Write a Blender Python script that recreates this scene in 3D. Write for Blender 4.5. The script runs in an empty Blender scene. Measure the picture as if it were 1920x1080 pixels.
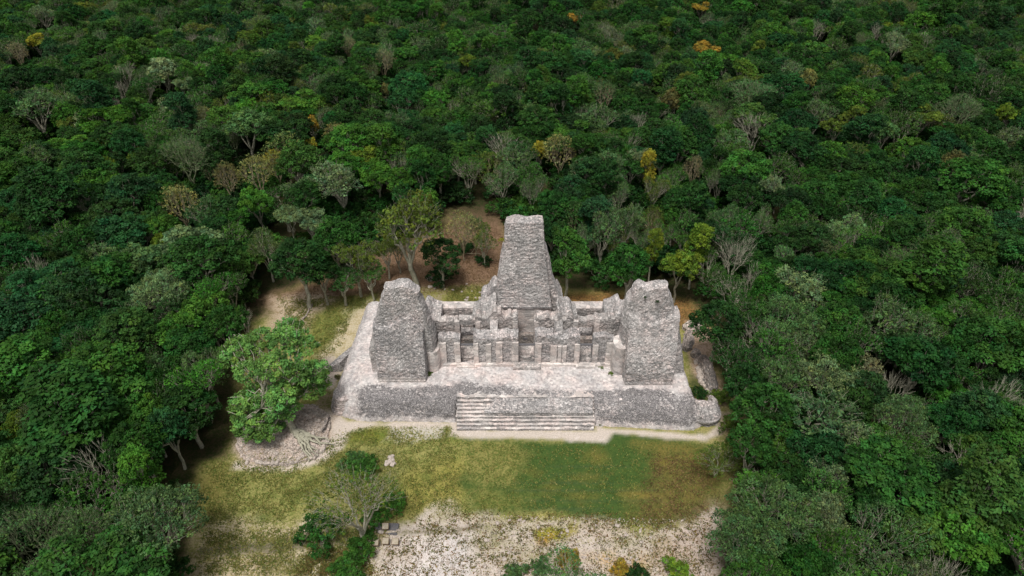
import bpy, math, random
import numpy as np
from mathutils import Vector

# ------------------------------------------------------------------ camera, sky, sun, exposure
sc = bpy.context.scene
H, PITCH, FPX = 68.0, math.radians(36), 1297.0
cam_d = bpy.data.cameras.new('camera'); cam = bpy.data.objects.new('camera', cam_d)
sc.collection.objects.link(cam); sc.camera = cam
cam.location = (0, 0, H); cam.rotation_euler = (math.radians(90) - PITCH, 0, 0)
cam_d.sensor_width = 36; cam_d.lens = 36 * FPX / 1920; cam_d.clip_end = 5000; cam_d.clip_start = .5

SUN_EL, SUN_AZ = math.radians(68), math.radians(200)      # azimuth from +Y clockwise: light from behind the camera, a little from the side
w = bpy.data.worlds.new('World'); sc.world = w; w.use_nodes = True
nt = w.node_tree; nt.nodes.clear()
sky = nt.nodes.new('ShaderNodeTexSky'); sky.sky_type = 'NISHITA'; sky.sun_disc = False
sky.sun_elevation = SUN_EL; sky.sun_rotation = SUN_AZ; sky.air_density = 1.0; sky.dust_density = 4.0
hs = nt.nodes.new('ShaderNodeHueSaturation'); hs.inputs['Saturation'].default_value = .22
bg = nt.nodes.new('ShaderNodeBackground'); bg.inputs['Strength'].default_value = .105
ou = nt.nodes.new('ShaderNodeOutputWorld')
nt.links.new(sky.outputs[0], hs.inputs['Color']); nt.links.new(hs.outputs[0], bg.inputs[0]); nt.links.new(bg.outputs[0], ou.inputs[0])
sd = bpy.data.lights.new('sun', 'SUN'); so = bpy.data.objects.new('sun', sd); sc.collection.objects.link(so)
sd.energy = 2.7; sd.angle = math.radians(14); sd.color = (1, .965, .92)
sdir = Vector((math.sin(SUN_AZ) * math.cos(SUN_EL), math.cos(SUN_AZ) * math.cos(SUN_EL), math.sin(SUN_EL)))
so.rotation_euler = sdir.to_track_quat('Z', 'Y').to_euler()
sc.view_settings.view_transform = 'Standard'; sc.view_settings.look = 'None'
sc.view_settings.exposure = 0.18; sc.view_settings.gamma = 1
sc.cycles.max_bounces = 5; sc.cycles.diffuse_bounces = 3; sc.cycles.transmission_bounces = 3
sc.cycles.use_adaptive_sampling = True

# ------------------------------------------------------------------ helpers
C = sc.collection
R = np.random.RandomState(7); random.seed(7)
SP, CP = math.sin(PITCH), math.cos(PITCH)

def at(px, py, z=0.0):
    """the place on the level z that the photograph shows at this pixel"""
    u = (px - 960) / FPX; v = (py - 540) / FPX; t = (H - z) / (SP + v * CP)
    return (u * t, (CP - v * SP) * t, z)

def at_y(px, py, y):
    u = (px - 960) / FPX; v = (py - 540) / FPX; t = y / (CP - v * SP)
    return (u * t, y, H - (SP + v * CP) * t)

def seen_at(x, y, z):
    t = y * CP + (H - z) * SP; v = (-(z - H) * CP - y * SP) / t
    return 960 + x / t * FPX, 540 + v * FPX, t

def _h(ix, iy, iz, seed):
    n = (ix.astype(np.int64) * 374761393 + iy.astype(np.int64) * 668265263 + iz.astype(np.int64) * 2147483647 + seed * 974711) & 0xffffffff
    n = ((n ^ (n >> 13)) * 1274126177) & 0xffffffff
    n = ((n ^ (n >> 16)) * 2246822519) & 0xffffffff
    return ((n ^ (n >> 15)) & 0xffffff) / float(0xffffff)

def vnoise(p, scale, seed=0):
    q = p * scale; i = np.floor(q); f = q - i; f = f * f * (3 - 2 * f)
    o = 0
    for a in (0, 1):
        for b in (0, 1):
            for c in (0, 1):
                wt = (f[:, 0] if a else 1 - f[:, 0]) * (f[:, 1] if b else 1 - f[:, 1]) * (f[:, 2] if c else 1 - f[:, 2])
                o = o + wt * _h(i[:, 0] + a, i[:, 1] + b, i[:, 2] + c, seed)
    return o * 2 - 1

def fbm(p, scale, octv=4, seed=0):
    o = 0; a = .5
    for k in range(octv):
        o = o + a * vnoise(p, scale * 2 ** k, seed + k * 17); a *= .5
    return o

def stones(p, sx, sz, seed=0):
    """roughly coursed stones: a random height per stone, gaps between them"""
    q = p + .12 * np.stack([vnoise(p, 1.3, seed + 5), vnoise(p, 1.3, seed + 6), vnoise(p, 1.1, seed + 7)], 1)
    row = np.floor(q[:, 2] / sz); off = _h(row, row * 0, row * 0, seed) * sx
    a = (q[:, 0] + off) / sx; b = (q[:, 1] + off) / sx
    ia, ib = np.floor(a), np.floor(b)
    hh = _h(ia, ib, row, seed)
    g = np.minimum(np.minimum((a - ia), 1 - (a - ia)) * sx, np.minimum(q[:, 2] / sz - row, 1 - (q[:, 2] / sz - row)) * sz)
    return (hh - .5) - .8 * np.exp(-(g / .05) ** 2)

def mesh_from(name, V, F, mats, mat_index=None, smooth=False, attrs=None):
    me = bpy.data.meshes.new(name)
    V = np.asarray(V, np.float32); F = np.asarray(F, np.int32); n = F.shape[1]
    me.vertices.add(len(V)); me.vertices.foreach_set('co', V.ravel())
    me.loops.add(F.size); me.loops.foreach_set('vertex_index', F.ravel())
    me.polygons.add(len(F)); me.polygons.foreach_set('loop_start', np.arange(0, F.size, n, dtype=np.int32))
    if mat_index is not None: me.polygons.foreach_set('material_index', np.asarray(mat_index, np.int32))
    me.polygons.foreach_set('use_smooth', np.full(len(F), bool(smooth)))
    for m in mats: me.materials.append(m)
    for k, (dom, typ, arr) in (attrs or {}).items():
        at_ = me.attributes.new(k, typ, dom)
        at_.data.foreach_set('color' if typ == 'FLOAT_COLOR' else 'value', np.asarray(arr, np.float32).ravel())
    me.update(calc_edges=True); return me

def link(name, me, parent=None):
    o = bpy.data.objects.new(name, me); C.objects.link(o)
    if parent is not None: o.parent = parent
    return o

def tag(o, label=None, cat=None, group=None, kind=None):
    if label: o['label'] = label
    if cat: o['category'] = cat
    if group: o['group'] = group
    if kind: o['kind'] = kind
    return o

def lattice(nx, ny, nz, bottom=False):
    """surface of a box cut into nx x ny x nz; verts as fractions 0..1, quads facing out"""
    idx = {}; V = []; F = []
    def g(i, j, k):
        t = (i, j, k)
        if t not in idx: idx[t] = len(V); V.append((i / nx, j / ny, k / nz))
        return idx[t]
    for i in range(nx):
        for j in range(ny):
            F.append((g(i, j, nz), g(i + 1, j, nz), g(i + 1, j + 1, nz), g(i, j + 1, nz)))
            if bottom: F.append((g(i, j, 0), g(i, j + 1, 0), g(i + 1, j + 1, 0), g(i + 1, j, 0)))
    for i in range(nx):
        for k in range(nz):
            F.append((g(i, 0, k), g(i + 1, 0, k), g(i + 1, 0, k + 1), g(i, 0, k + 1)))
            F.append((g(i, ny, k), g(i, ny, k + 1), g(i + 1, ny, k + 1), g(i + 1, ny, k)))
    for j in range(ny):
        for k in range(nz):
            F.append((g(0, j, k), g(0, j, k + 1), g(0, j + 1, k + 1), g(0, j + 1, k)))
            F.append((g(nx, j, k), g(nx, j + 1, k), g(nx, j + 1, k + 1), g(nx, j, k + 1)))
    return np.array(V, float), np.array(F, int)

def normals(V, F):
    a, b, c, d = (V[F[:, k]] for k in range(4))
    n = np.cross(c - a, d - b); N = np.zeros_like(V)
    for k in range(4): np.add.at(N, F[:, k], n)
    return N / (np.linalg.norm(N, axis=1, keepdims=True) + 1e-9)

def solid(name, fn, size, mat, parent=None, res=.25, rough=.10, big=.25, seed=1, sx=.5, sz=.3, bottom=False, label=None, cell=1.0, tread=None):
    """a masonry body: fn maps fractions of a box to places, then its faces are broken into stones and worn"""
    n = [max(1, min(420, int(round(s / res)))) for s in size]
    U, F = lattice(*n, bottom=bottom)
    V = fn(U); N = normals(V, F)
    V = V + N * (.6 * big * fbm(V, .35, 3, seed) + .55 * rough * cell * stones(V, sx, sz, seed) + rough * .5 * fbm(V, 1.6, 3, seed + 3))[:, None]
    mi = None if tread is None else (U[F].mean(1)[:, 2] > .999).astype(int)
    me = mesh_from(name, V, F, [mat] + ([tread] if tread else []), mat_index=mi, smooth=False)
    o = link(name, me, parent)
    if label: o['label'] = label
    return o

def box_fn(x0, x1, y0, y1, z0, z1, top=None, round_=0.0, lean=0.0, taper=0.0):
    """an upright block; top(x) gives the broken height along x"""
    def fn(U):
        a = U[:, 0] * 2 - 1; b = U[:, 1] * 2 - 1
        a2 = a * np.sqrt(1 - round_ * b * b / 2); b2 = b * np.sqrt(1 - round_ * a * a / 2)
        k = 1 - taper * U[:, 2]
        x = (x0 + x1) / 2 + a2 * k * (x1 - x0) / 2; y = (y0 + y1) / 2 + b2 * k * (y1 - y0) / 2 + lean * U[:, 2]
        zt = z1 if top is None else top(x)
        return np.stack([x, y, z0 + U[:, 2] * (zt - z0)], 1)
    return fn

# ------------------------------------------------------------------ materials
def new_mat(name):
    m = bpy.data.materials.new(name); m.use_nodes = True; t = m.node_tree; t.nodes.clear()
    return m, t, t.nodes, t.links

def _mix(t, fac, a, b, mode='MIX'):
    n = t.nodes.new('ShaderNodeMix'); n.data_type = 'RGBA'; n.blend_type = mode
    for s, v in ((0, fac), (6, a), (7, b)):
        if hasattr(v, 'links'): t.links.new(v, n.inputs[s])
        elif s == 0: n.inputs[0].default_value = v
        else: n.inputs[s].default_value = (*v, 1)
    return n.outputs[2]

def _noise(t, co, scale, detail=4, rough=.6):
    n = t.nodes.new('ShaderNodeTexNoise'); n.inputs['Scale'].default_value = scale; n.inputs['Detail'].default_value = detail
    n.inputs['Roughness'].default_value = rough
    if co is not None: t.links.new(co, n.inputs['Vector'])
    return n.outputs[0]

def _ramp(t, fac, *st):
    n = t.nodes.new('ShaderNodeMapRange'); t.links.new(fac, n.inputs[0])
    n.inputs[1].default_value, n.inputs[2].default_value = st[0], st[1]
    n.inputs[3].default_value, n.inputs[4].default_value = (st[2], st[3]) if len(st) > 2 else (0, 1)
    return n.outputs[0]

def _math(t, op, a, b):
    n = t.nodes.new('ShaderNodeMath'); n.operation = op
    for s, v in ((0, a), (1, b)):
        if hasattr(v, 'links'): t.links.new(v, n.inputs[s])
        else: n.inputs[s].default_value = v
    return n.outputs[0]

def masonry(name, pale=(.56, .52, .49), dark=(.17, .165, .16), amount=.5, stone=3.0, gap=.7, pink=.3, bump=.4, wear=False, cellw=1.0):
    m, t, N, L = new_mat(name)
    co = N.new('ShaderNodeTexCoord').outputs['Object']
    mp = N.new('ShaderNodeMapping'); mp.inputs['Scale'].default_value = (1, 1, 1.6); L.new(co, mp.inputs[0]); sco = mp.outputs[0]
    vo = N.new('ShaderNodeTexVoronoi'); vo.inputs['Scale'].default_value = stone; L.new(sco, vo.inputs['Vector'])
    ve = N.new('ShaderNodeTexVoronoi'); ve.feature = 'DISTANCE_TO_EDGE'; ve.inputs['Scale'].default_value = stone; L.new(sco, ve.inputs['Vector'])
    sep = N.new('ShaderNodeSeparateColor'); L.new(vo.outputs['Color'], sep.inputs[0])
    big = _noise(t, co, .20, 5, .62); mid = _noise(t, co, 1.3, 4, .6); fine = _noise(t, co, 6, 3, .75)
    s = _math(t, 'ADD', _math(t, 'MULTIPLY', big, 2.6), _math(t, 'MULTIPLY', mid, .8))
    s = _math(t, 'ADD', s, _math(t, 'MULTIPLY', fine, 1.0))
    s = _math(t, 'ADD', s, _math(t, 'MULTIPLY', sep.outputs[0], cellw))
    if wear:
        wa = N.new('ShaderNodeAttribute'); wa.attribute_name = 'wear'
        s = _math(t, 'SUBTRACT', s, _math(t, 'MULTIPLY', wa.outputs['Fac'], 1.5))
    mean = 2.2 + cellw * .5 + (.5 - amount) * 1.3
    lich = _ramp(t, s, mean - .40, mean + .40)
    c0 = _mix(t, _ramp(t, _noise(t, co, .5, 3), .4, .62), pale, tuple(a * b for a, b in zip(pale, (1.05, .94, .92))))
    if wear:
        c0 = _mix(t, _ramp(t, _noise(t, co, .33, 6, .7), .42, .60, 0, .8), c0, (.40, .385, .385)); c0 = _mix(t, _ramp(t, _noise(t, co, .9, 5, .7), .52, .62, 0, .5), c0, (.50, .42, .40))
    c0 = _mix(t, _math(t, 'MULTIPLY', sep.outputs[1], pink), c0, tuple(a * .66 for a in pale))
    c = _mix(t, lich, c0, dark)
    stain = _ramp(t, _noise(t, co, .13, 5, .68), .50, .60, 0, .5 if amount > .39 else .25)
    if wear: stain = _math(t, 'MULTIPLY', stain, _ramp(t, wa.outputs['Fac'], .9, .2))
    c = _mix(t, stain, c, tuple(a * .95 for a in dark))
    gapm = _math(t, 'MULTIPLY', _ramp(t, ve.outputs['Distance'], .10, .015), gap)
    if wear: gapm = _math(t, 'MULTIPLY', gapm, _ramp(t, wa.outputs['Fac'], .9, .2))
    c = _mix(t, gapm, c, tuple(a * .4 for a in dark))
    mp2 = N.new('ShaderNodeMapping'); mp2.inputs['Scale'].default_value = (1, 1, .16); L.new(co, mp2.inputs[0])
    c = _mix(t, _math(t, 'MULTIPLY', _ramp(t, _noise(t, mp2.outputs[0], 1.1, 4, .6), .52, .66, 0, .45), 1.0), c, tuple(a * 1.1 for a in dark))
    c = _mix(t, 1.0, c, _mix(t, sep.outputs[2], (.72, .72, .72), (1.22, 1.22, 1.22)), 'MULTIPLY')
    c = _mix(t, _ramp(t, _noise(t, co, 10, 2, .85), .44, .32, 0, .6), c, tuple(a * .5 for a in dark))
    speck = _ramp(t, _noise(t, co, 9, 2, .8), .55, .66, 0, .75)
    c = _mix(t, speck, c, tuple(min(.75, a * 1.12) for a in pale))
    b = N.new('ShaderNodeBsdfPrincipled'); b.inputs['Roughness'].default_value = .92; L.new(c, b.inputs['Base Color'])
    b.inputs['Specular IOR Level'].default_value = .2
    bp = N.new('ShaderNodeBump'); bp.inputs['Strength'].default_value = bump; bp.inputs['Distance'].default_value = .12
    L.new(_math(t, 'ADD', _ramp(t, ve.outputs['Distance'], 0, .2), _math(t, 'MULTIPLY', fine, .8)), bp.inputs['Height']); L.new(bp.outputs[0], b.inputs['Normal'])
    L.new(b.outputs[0], N.new('ShaderNodeOutputMaterial').inputs[0])
    return m

def plain_rough(name, col, col2, scale=2.0, rough=.9, bump=.3):
    m, t, N, L = new_mat(name)
    co = N.new('ShaderNodeTexCoord').outputs['Object']
    n = _noise(t, co, scale, 5, .65); c = _mix(t, _ramp(t, n, .35, .65), col, col2)
    b = N.new('ShaderNodeBsdfPrincipled'); b.inputs['Roughness'].default_value = rough; L.new(c, b.inputs['Base Color'])
    b.inputs['Specular IOR Level'].default_value = .2
    bp = N.new('ShaderNodeBump'); bp.inputs['Strength'].default_value = bump; bp.inputs['Distance'].default_value = .1; L.new(n, bp.inputs['Height']); L.new(bp.outputs[0], b.inputs['Normal'])
    L.new(b.outputs[0], N.new('ShaderNodeOutputMaterial').inputs[0]); return m

def leafy(name):
    m, t, N, L = new_mat(name)
    a = N.new('ShaderNodeAttribute'); a.attribute_type = 'INSTANCER'; a.attribute_name = 'tint'
    v = N.new('ShaderNodeAttribute'); v.attribute_name = 'var'
    sp = N.new('ShaderNodeSeparateColor'); L.new(v.outputs['Color'], sp.inputs[0])
    c = _mix(t, 1.0, a.outputs['Color'], v.outputs['Color'], 'MULTIPLY')
    d = N.new('ShaderNodeBsdfPrincipled'); d.inputs['Roughness'].default_value = .6; d.inputs['Specular IOR Level'].default_value = .12; L.new(c, d.inputs['Base Color'])
    tr = N.new('ShaderNodeBsdfTranslucent'); L.new(c, tr.inputs[0])
    mx = N.new('ShaderNodeMixShader'); mx.inputs[0].default_value = .30; L.new(d.outputs[0], mx.inputs[1]); L.new(tr.outputs[0], mx.inputs[2])
    L.new(mx.outputs[0], N.new('ShaderNodeOutputMaterial').inputs[0]); return m

M = dict(
    rubble=masonry('rubble_masonry', pale=(.64, .60, .575), dark=(.235, .228, .22), amount=.40, stone=3.6, gap=.7),
    rubble_dark=masonry('lichened_and_shaded_masonry', pale=(.60, .565, .545), dark=(.205, .198, .195), amount=.52, stone=3.6, gap=.7),
    rubble_pale=masonry('pale_masonry', pale=(.56, .52, .49), amount=.22, stone=2.2, gap=.6),
    plaster=masonry('worn_plaster', pale=(.64, .59, .55), dark=(.32, .30, .29), amount=.25, stone=1.2, gap=.25, pink=.15, bump=.2),
    floor=masonry('plaza_plaster', pale=(.66, .62, .59), dark=(.42, .38, .37), amount=.40, stone=1.1, gap=.08, pink=.1, bump=.12),
    platform=masonry('platform_masonry', pale=(.63, .59, .565), dark=(.17, .16, .16), amount=.80, stone=3.3, gap=.8, wear=True),
    kerb=plain_rough('pale_kerb', (.60, .54, .50), (.50, .44, .40), 3),
    stone=masonry('loose_stone', pale=(.56, .49, .43), dark=(.24, .21, .18), amount=.25, stone=3, gap=.2),
    fallen=masonry('fallen_masonry', pale=(.44, .38, .34), dark=(.15, .14, .13), amount=.5, stone=3, gap=.6),
    bark=plain_rough('pale_bark', (.42, .40, .31), (.24, .23, .17), 2.5),
    bark_tan=plain_rough('tan_bark', (.40, .34, .22), (.23, .19, .12), 2.5),
    bark_grey=plain_rough('grey_bark', (.23, .26, .15), (.12, .14, .075), 2.5),
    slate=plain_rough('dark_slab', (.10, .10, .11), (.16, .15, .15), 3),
    board=plain_rough('pale_board', (.42, .36, .29), (.32, .28, .20), 4),
    wood=plain_rough('brown_timber', (.16, .09, .05), (.10, .06, .035), 6),
    leaf=leafy('leaves'),
)

# ------------------------------------------------------------------ ground
def smooth(a, b, x):
    t = np.clip((x - a) / (b - a), 0, 1); return t * t * (3 - 2 * t)

def poly_dist(P, poly):
    """signed distance to a closed polygon, inside positive"""
    poly = np.asarray(poly); n = len(poly); d = np.full(len(P), 1e9); ins = np.zeros(len(P), bool)
    for i in range(n):
        a, b = poly[i], poly[(i + 1) % n]; ab = b - a
        t = np.clip(((P - a) @ ab) / (ab @ ab + 1e-9), 0, 1)
        d = np.minimum(d, np.hypot(*(P - a - t[:, None] * ab).T))
        c = ((a[1] > P[:, 1]) != (b[1] > P[:, 1])) & (P[:, 0] < (b[0] - a[0]) * (P[:, 1] - a[1]) / (b[1] - a[1] + 1e-12) + a[0])
        ins ^= c
    return np.where(ins, d, -d)

def ring(*pts): return [at(x, y)[:2] for x, y in pts]

CLEAR = ring((350, 1150), (365, 1000), (375, 880), (430, 860), (445, 770), (440, 640), (500, 590), (505, 560), (560, 535), (640, 520), (700, 490), (800, 440), (880, 400), (945, 430), (1000, 540), (1080, 545),
             (1200, 548), (1290, 568), (1330, 600), (1330, 640), (1350, 720), (1395, 770), (1400, 830), (1365, 880), (1360, 960), (1335, 1020), (1325, 1150))

def lumps(x, y):
    P3 = np.stack([x, y, x * 0], 1)
    z = .10 * fbm(P3, .12, 3, 3) + .045 * fbm(P3, 1.1, 3, 9)
    d = poly_dist(np.stack([x, y], 1), MOUND); z = z + 1.3 * smooth(-.6, 3.2, d) + smooth(-.5, .5, d) * .22 * fbm(P3, 1.2, 3, 5)
    # the low earth bank crossing the lower clearing
    for (a, b, hh, wd) in BANKS:
        a = np.array(a); b = np.array(b); ab = b - a; P = np.stack([x, y], 1)
        t = np.clip(((P - a) @ ab) / (ab @ ab), 0, 1); dd = np.hypot(*(P - a - t[:, None] * ab).T)
        z = z + hh * np.exp(-(dd / wd) ** 2)
    # the ground climbs against the rear of the ruin
    far = smooth(100, 400, y); z = z + far * 4 * fbm(P3, .012, 2, 31)
    return z

MOUND = ring((445, 845), (470, 865), (540, 868), (590, 850), (612, 815), (618, 778), (590, 760), (530, 760), (470, 775), (445, 810))
BANKS = [(at(375, 1040)[:2], at(560, 1025)[:2], .35, .7), (at(560, 1025)[:2], at(700, 1003)[:2], .3, .8), (at(720, 1000)[:2], at(905, 990)[:2], .28, .35)]

def ground_sheet():
    # fine grid under the clearing, coarse beyond, in one sheet
    xs = np.concatenate([np.array([-3000, -1200, -600, -350]), np.arange(-220, -56, 9.), np.arange(-56, 50, .33), np.arange(50, 220, 9.), np.array([350, 600, 1200, 3000])])
    ys = np.concatenate([np.array([-3000, -1000, -400, -120, -40, 0, 20]), np.arange(32, 112, .36), np.arange(113, 420, 9.), np.array([600, 1200, 3000, 6000])])
    X, Y = np.meshgrid(xs, ys); x = X.ravel(); y = Y.ravel(); nx, ny = len(xs), len(ys)
    z = lumps(x, y)
    P3 = np.stack([x, y, x * 0], 1); P = P3[:, :2]
    wob = 1.1 * fbm(P3, .35, 4, 41) + .5 * fbm(P3, 1.6, 3, 43)
    n = len(x)
    base = np.tile(np.array([.045, .036, .018]), (n, 1)); spk = np.tile(np.array([.02, .03, .008]), (n, 1)); cov = np.full(n, .5)
    def lay(poly, b, s, c, soft=.8, k=1.0, wk=1.0):
        nonlocal base, spk, cov
        d = poly_dist(P, ring(*poly)) + wob * wk
        m = (smooth(-soft, soft, d) * k)[:, None]
        base = base * (1 - m) + np.array(b) * m; spk = spk * (1 - m) + np.array(s) * m; cov = cov * (1 - m[:, 0]) + c * m[:, 0]
    sand, sandp = (.44, .375, .32), (.455, .395, .34)
    olive, ogreen = (.235, .20, .055), (.13, .15, .035)
    clear_px = [(350, 1150), (365, 1000), (375, 880), (430, 860), (445, 770), (440, 640), (500, 590), (505, 560), (560, 535), (640, 520), (700, 490), (800, 440), (880, 400), (945, 430), (1000, 540), (1080, 545),
                (1200, 548), (1290, 568), (1330, 600), (1330, 640), (1350, 720), (1395, 770), (1400, 830), (1365, 880), (1360, 960), (1335, 1020), (1325, 1150)]
    lay(clear_px, (.26, .23, .09), (.15, .16, .04), .5, 1.6)
    # litter and bare brown earth behind the ruin
    lay([(480, 560), (560, 535), (640, 515), (700, 480), (800, 440), (880, 400), (950, 420), (960, 520), (925, 545), (800, 560), (740, 560), (640, 560), (520, 600)], (.175, .11, .07), (.11, .07, .04), .5, 2.0)
    lay([(1040, 552), (1150, 548), (1290, 565), (1330, 600), (1320, 650), (1290, 620), (1240, 590), (1060, 575)], (.24, .13, .045), (.13, .09, .03), .5, 1.2)
    lay([(740, 545), (830, 540), (940, 530), (930, 575), (740, 575)], (.25, .21, .13), (.18, .17, .05), .55, 1.5)
    lay([(840, 540), (930, 540), (930, 575), (830, 570)], (.20, .18, .04), (.13, .14, .03), .5, 1.0, .8)
    lay([(510, 560), (600, 545), (640, 560), (560, 640), (505, 610)], (.40, .32, .23), (.28, .21, .13), .42, 1.5)
    lay([(590, 590), (640, 560), (705, 552), (690, 590), (640, 650), (590, 670), (575, 630)], (.17, .17, .045), (.10, .12, .03), .5, 1.3)
    lay([(640, 575), (665, 570), (680, 590), (655, 610)], (.34, .30, .19), (.2, .18, .08), .45, .8, .7)
    lay([(650, 600), (690, 565), (705, 575), (640, 700), (600, 720), (570, 700), (600, 660)], (.42, .36, .25), (.30, .25, .13), .45, .9)
    lay([(590, 690), (625, 660), (640, 690), (625, 730), (600, 725)], sand, (.36, .30, .25), .4, .8)
    lay([(600, 725), (622, 735), (625, 775), (605, 770), (585, 750)], (.20, .16, .10), (.12, .12, .04), .5, .6)
    # lawn left and middle
    lay([(380, 870), (470, 870), (600, 850), (640, 800), (850, 795), (870, 830), (900, 960), (840, 985), (700, 960), (600, 965), (520, 985), (400, 990)], (.235, .22, .075), (.15, .165, .045), .5, 1.2)
    lay([(400, 870), (430, 880), (420, 960), (380, 980), (370, 900)], (.15, .13, .04), (.10, .10, .025), .5, 1.5)
    lay([(380, 980), (450, 965), (560, 985), (700, 985), (860, 985), (860, 1100), (350, 1100)], (.38, .32, .21), (.23, .21, .08), .48, 1.6)
    lay([(640, 805), (850, 800), (860, 830), (800, 830), (700, 830), (630, 820)], (.16, .17, .03), (.10, .13, .025), .5, .8)
    lay([(730, 800), (830, 796), (845, 822), (770, 832), (725, 825)], (.40, .37, .31), (.22, .20, .08), .45, .7)
    lay([(640, 850), (735, 840), (760, 900), (740, 960), (650, 950), (610, 900)], (.12, .13, .035), (.20, .18, .09), .45, 1.5, .8)
    lay([(755, 890), (870, 850), (880, 920), (850, 960), (760, 970), (740, 930)], (.25, .22, .060), (.19, .18, .045), .5, 1.5)
    for cx, cy, rx, ry in ((490, 972, 22, 12), (560, 925, 22, 12), (590, 905, 14, 8), (745, 915, 18, 16), (800, 895, 20, 14)):
        lay([(cx - rx, cy), (cx, cy - ry), (cx + rx, cy), (cx, cy + ry)], (.10, .13, .03), (.06, .09, .02), .5, 1.0, .8)
    # dark lawn in front of the stairs, browning towards the forest
    lay([(865, 825), (960, 822), (1130, 828), (1150, 808), (1310, 828), (1345, 850), (1350, 950), (1310, 975), (1230, 990), (1130, 975), (1060, 965), (960, 965), (880, 958), (865, 900), (890, 870)], (.052, .088, .020), (.036, .068, .016), .5, .8)
    lay([(865, 825), (960, 822), (990, 850), (960, 910), (900, 920), (880, 880)], (.21, .19, .06), (.09, .11, .025), .5, 1.6, .9)
    lay([(880, 925), (990, 930), (980, 958), (890, 955)], (.17, .165, .045), (.09, .11, .025), .5, 1.4, .8)
    lay([(1190, 830), (1310, 832), (1330, 870), (1240, 860)], (.17, .13, .035), (.10, .10, .025), .5, 1.4, .8)
    lay([(1225, 860), (1330, 850), (1352, 890), (1350, 950), (1310, 975), (1230, 988), (1180, 965), (1220, 920)], (.15, .112, .032), (.10, .088, .024), .5, 2.2, .8)
    for cx, cy, rx, ry in ((1000, 885, 16, 8), (1115, 857, 18, 10), (1095, 895, 20, 9), (1090, 930, 28, 12), (1185, 925, 26, 14), (1235, 865, 20, 8), (1030, 915, 10, 6)):
        lay([(cx - rx, cy), (cx, cy - ry), (cx + rx, cy), (cx, cy + ry)], (.24, .17, .04), (.18, .13, .035), .5, 1.2, .55)
    for cx, cy, rx, ry in ((1080, 905, 120, 3), (1090, 920, 140, 3), (1110, 940, 130, 3), (1075, 890, 110, 2), (1100, 875, 90, 2), (1060, 955, 100, 3)):
        lay([(cx - rx, cy), (cx, cy - ry), (cx + rx, cy), (cx, cy + ry)], (.05, .075, .03), (.03, .055, .02), .4, .25, .7, .2)
    # gravel and plaster along the bottom
    lay([(700, 1100), (690, 1040), (740, 985), (800, 955), (850, 940), (880, 965), (960, 975), (1060, 975), (1130, 985), (1230, 1000), (1300, 985), (1345, 955), (1345, 1100)], sandp, (.33, .29, .20), .40, .8)
    lay([(560, 1100), (560, 1045), (640, 1030), (700, 1040), (720, 1100)], (.45, .39, .30), (.18, .17, .06), .52, 1.4)
    lay([(560, 985), (600, 965), (640, 960), (600, 1010), (545, 1000)], (.46, .40, .33), (.24, .2, .1), .45, 1.0, .8)
    lay([(760, 1010), (880, 1005), (890, 1100), (740, 1100), (720, 1050)], (.55, .50, .47), (.47, .43, .40), .4, 1.2)
    lay([(840, 1000), (880, 1005), (885, 1090), (800, 1090), (820, 1050)], (.42, .39, .37), (.5, .46, .44), .4, 1.6, .6)
    lay([(1000, 990), (1080, 982), (1088, 1000), (1050, 1016), (1000, 1012)], (.24, .215, .03), (.19, .19, .03), .5, .5)
    lay([(990, 965), (1035, 958), (1045, 972), (1000, 975)], (.30, .26, .10), (.2, .19, .05), .5, .5)
    lay([(1010, 1008), (1035, 1004), (1030, 1022), (1005, 1020)], (.34, .18, .03), (.26, .17, .04), .5, .6, .8)
    lay([(1080, 1040), (1150, 1030), (1160, 1060), (1110, 1060)], (.38, .22, .05), (.5, .42, .33), .5, 1.2, .7)
    lay([(1150, 1055), (1210, 1050), (1215, 1100), (1150, 1100)], (.36, .20, .04), (.25, .2, .06), .5, 1.0, .8)
    lay([(1280, 985), (1345, 950), (1345, 1100), (1250, 1100), (1240, 1030)], (.38, .31, .27), (.30, .22, .17), .5, 2.0, .7)
    for cx, cy, rx, ry, c_ in ((930, 1020, 40, 14, 0), (1180, 1015, 50, 12, 0), (850, 965, 26, 10, 0), (1110, 1000, 40, 8, 1), (1240, 1040, 40, 20, 1), (760, 1040, 30, 14, 1), (1000, 1040, 40, 10, 0), (650, 1000, 40, 10, 0), (480, 1060, 60, 12, 1), (560, 1070, 40, 10, 0), (940, 985, 40, 7, 0)):
        lay([(cx - rx, cy), (cx, cy - ry), (cx + rx, cy), (cx, cy + ry)], ((.22, .20, .08), (.36, .28, .20))[c_], ((.14, .14, .045), (.28, .21, .14))[c_], .5, 1.8, .75, 1.6)
    # banks
    lay([(375, 1030), (560, 1012), (690, 998), (700, 1012), (560, 1034), (375, 1048)], (.15, .13, .085), (.10, .095, .045), .5, .35, 1, .3)
    lay([(745, 998), (860, 992), (905, 985), (905, 993), (860, 1000), (745, 1004)], (.17, .145, .10), (.12, .11, .06), .5, .25, 1, .15)
    # the trodden pale strip round the foot of the platform
    lay([(600, 770), (625, 772), (650, 790), (845, 792), (845, 802), (700, 800), (655, 808), (640, 840), (600, 868), (540, 885), (440, 876), (440, 868), (540, 872), (610, 840), (618, 800)], sandp, (.42, .36, .30), .35, .5, 1, .45)
    lay([(440, 845), (470, 868), (540, 871), (595, 850), (618, 815), (622, 780), (590, 760), (530, 760), (470, 775), (443, 810)], (.36, .29, .23), (.22, .17, .12), .5, .6)
    lay([(560, 830), (600, 825), (600, 845), (550, 858), (540, 845)], (.55, .48, .43), (.45, .38, .33), .4, .8)
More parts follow.
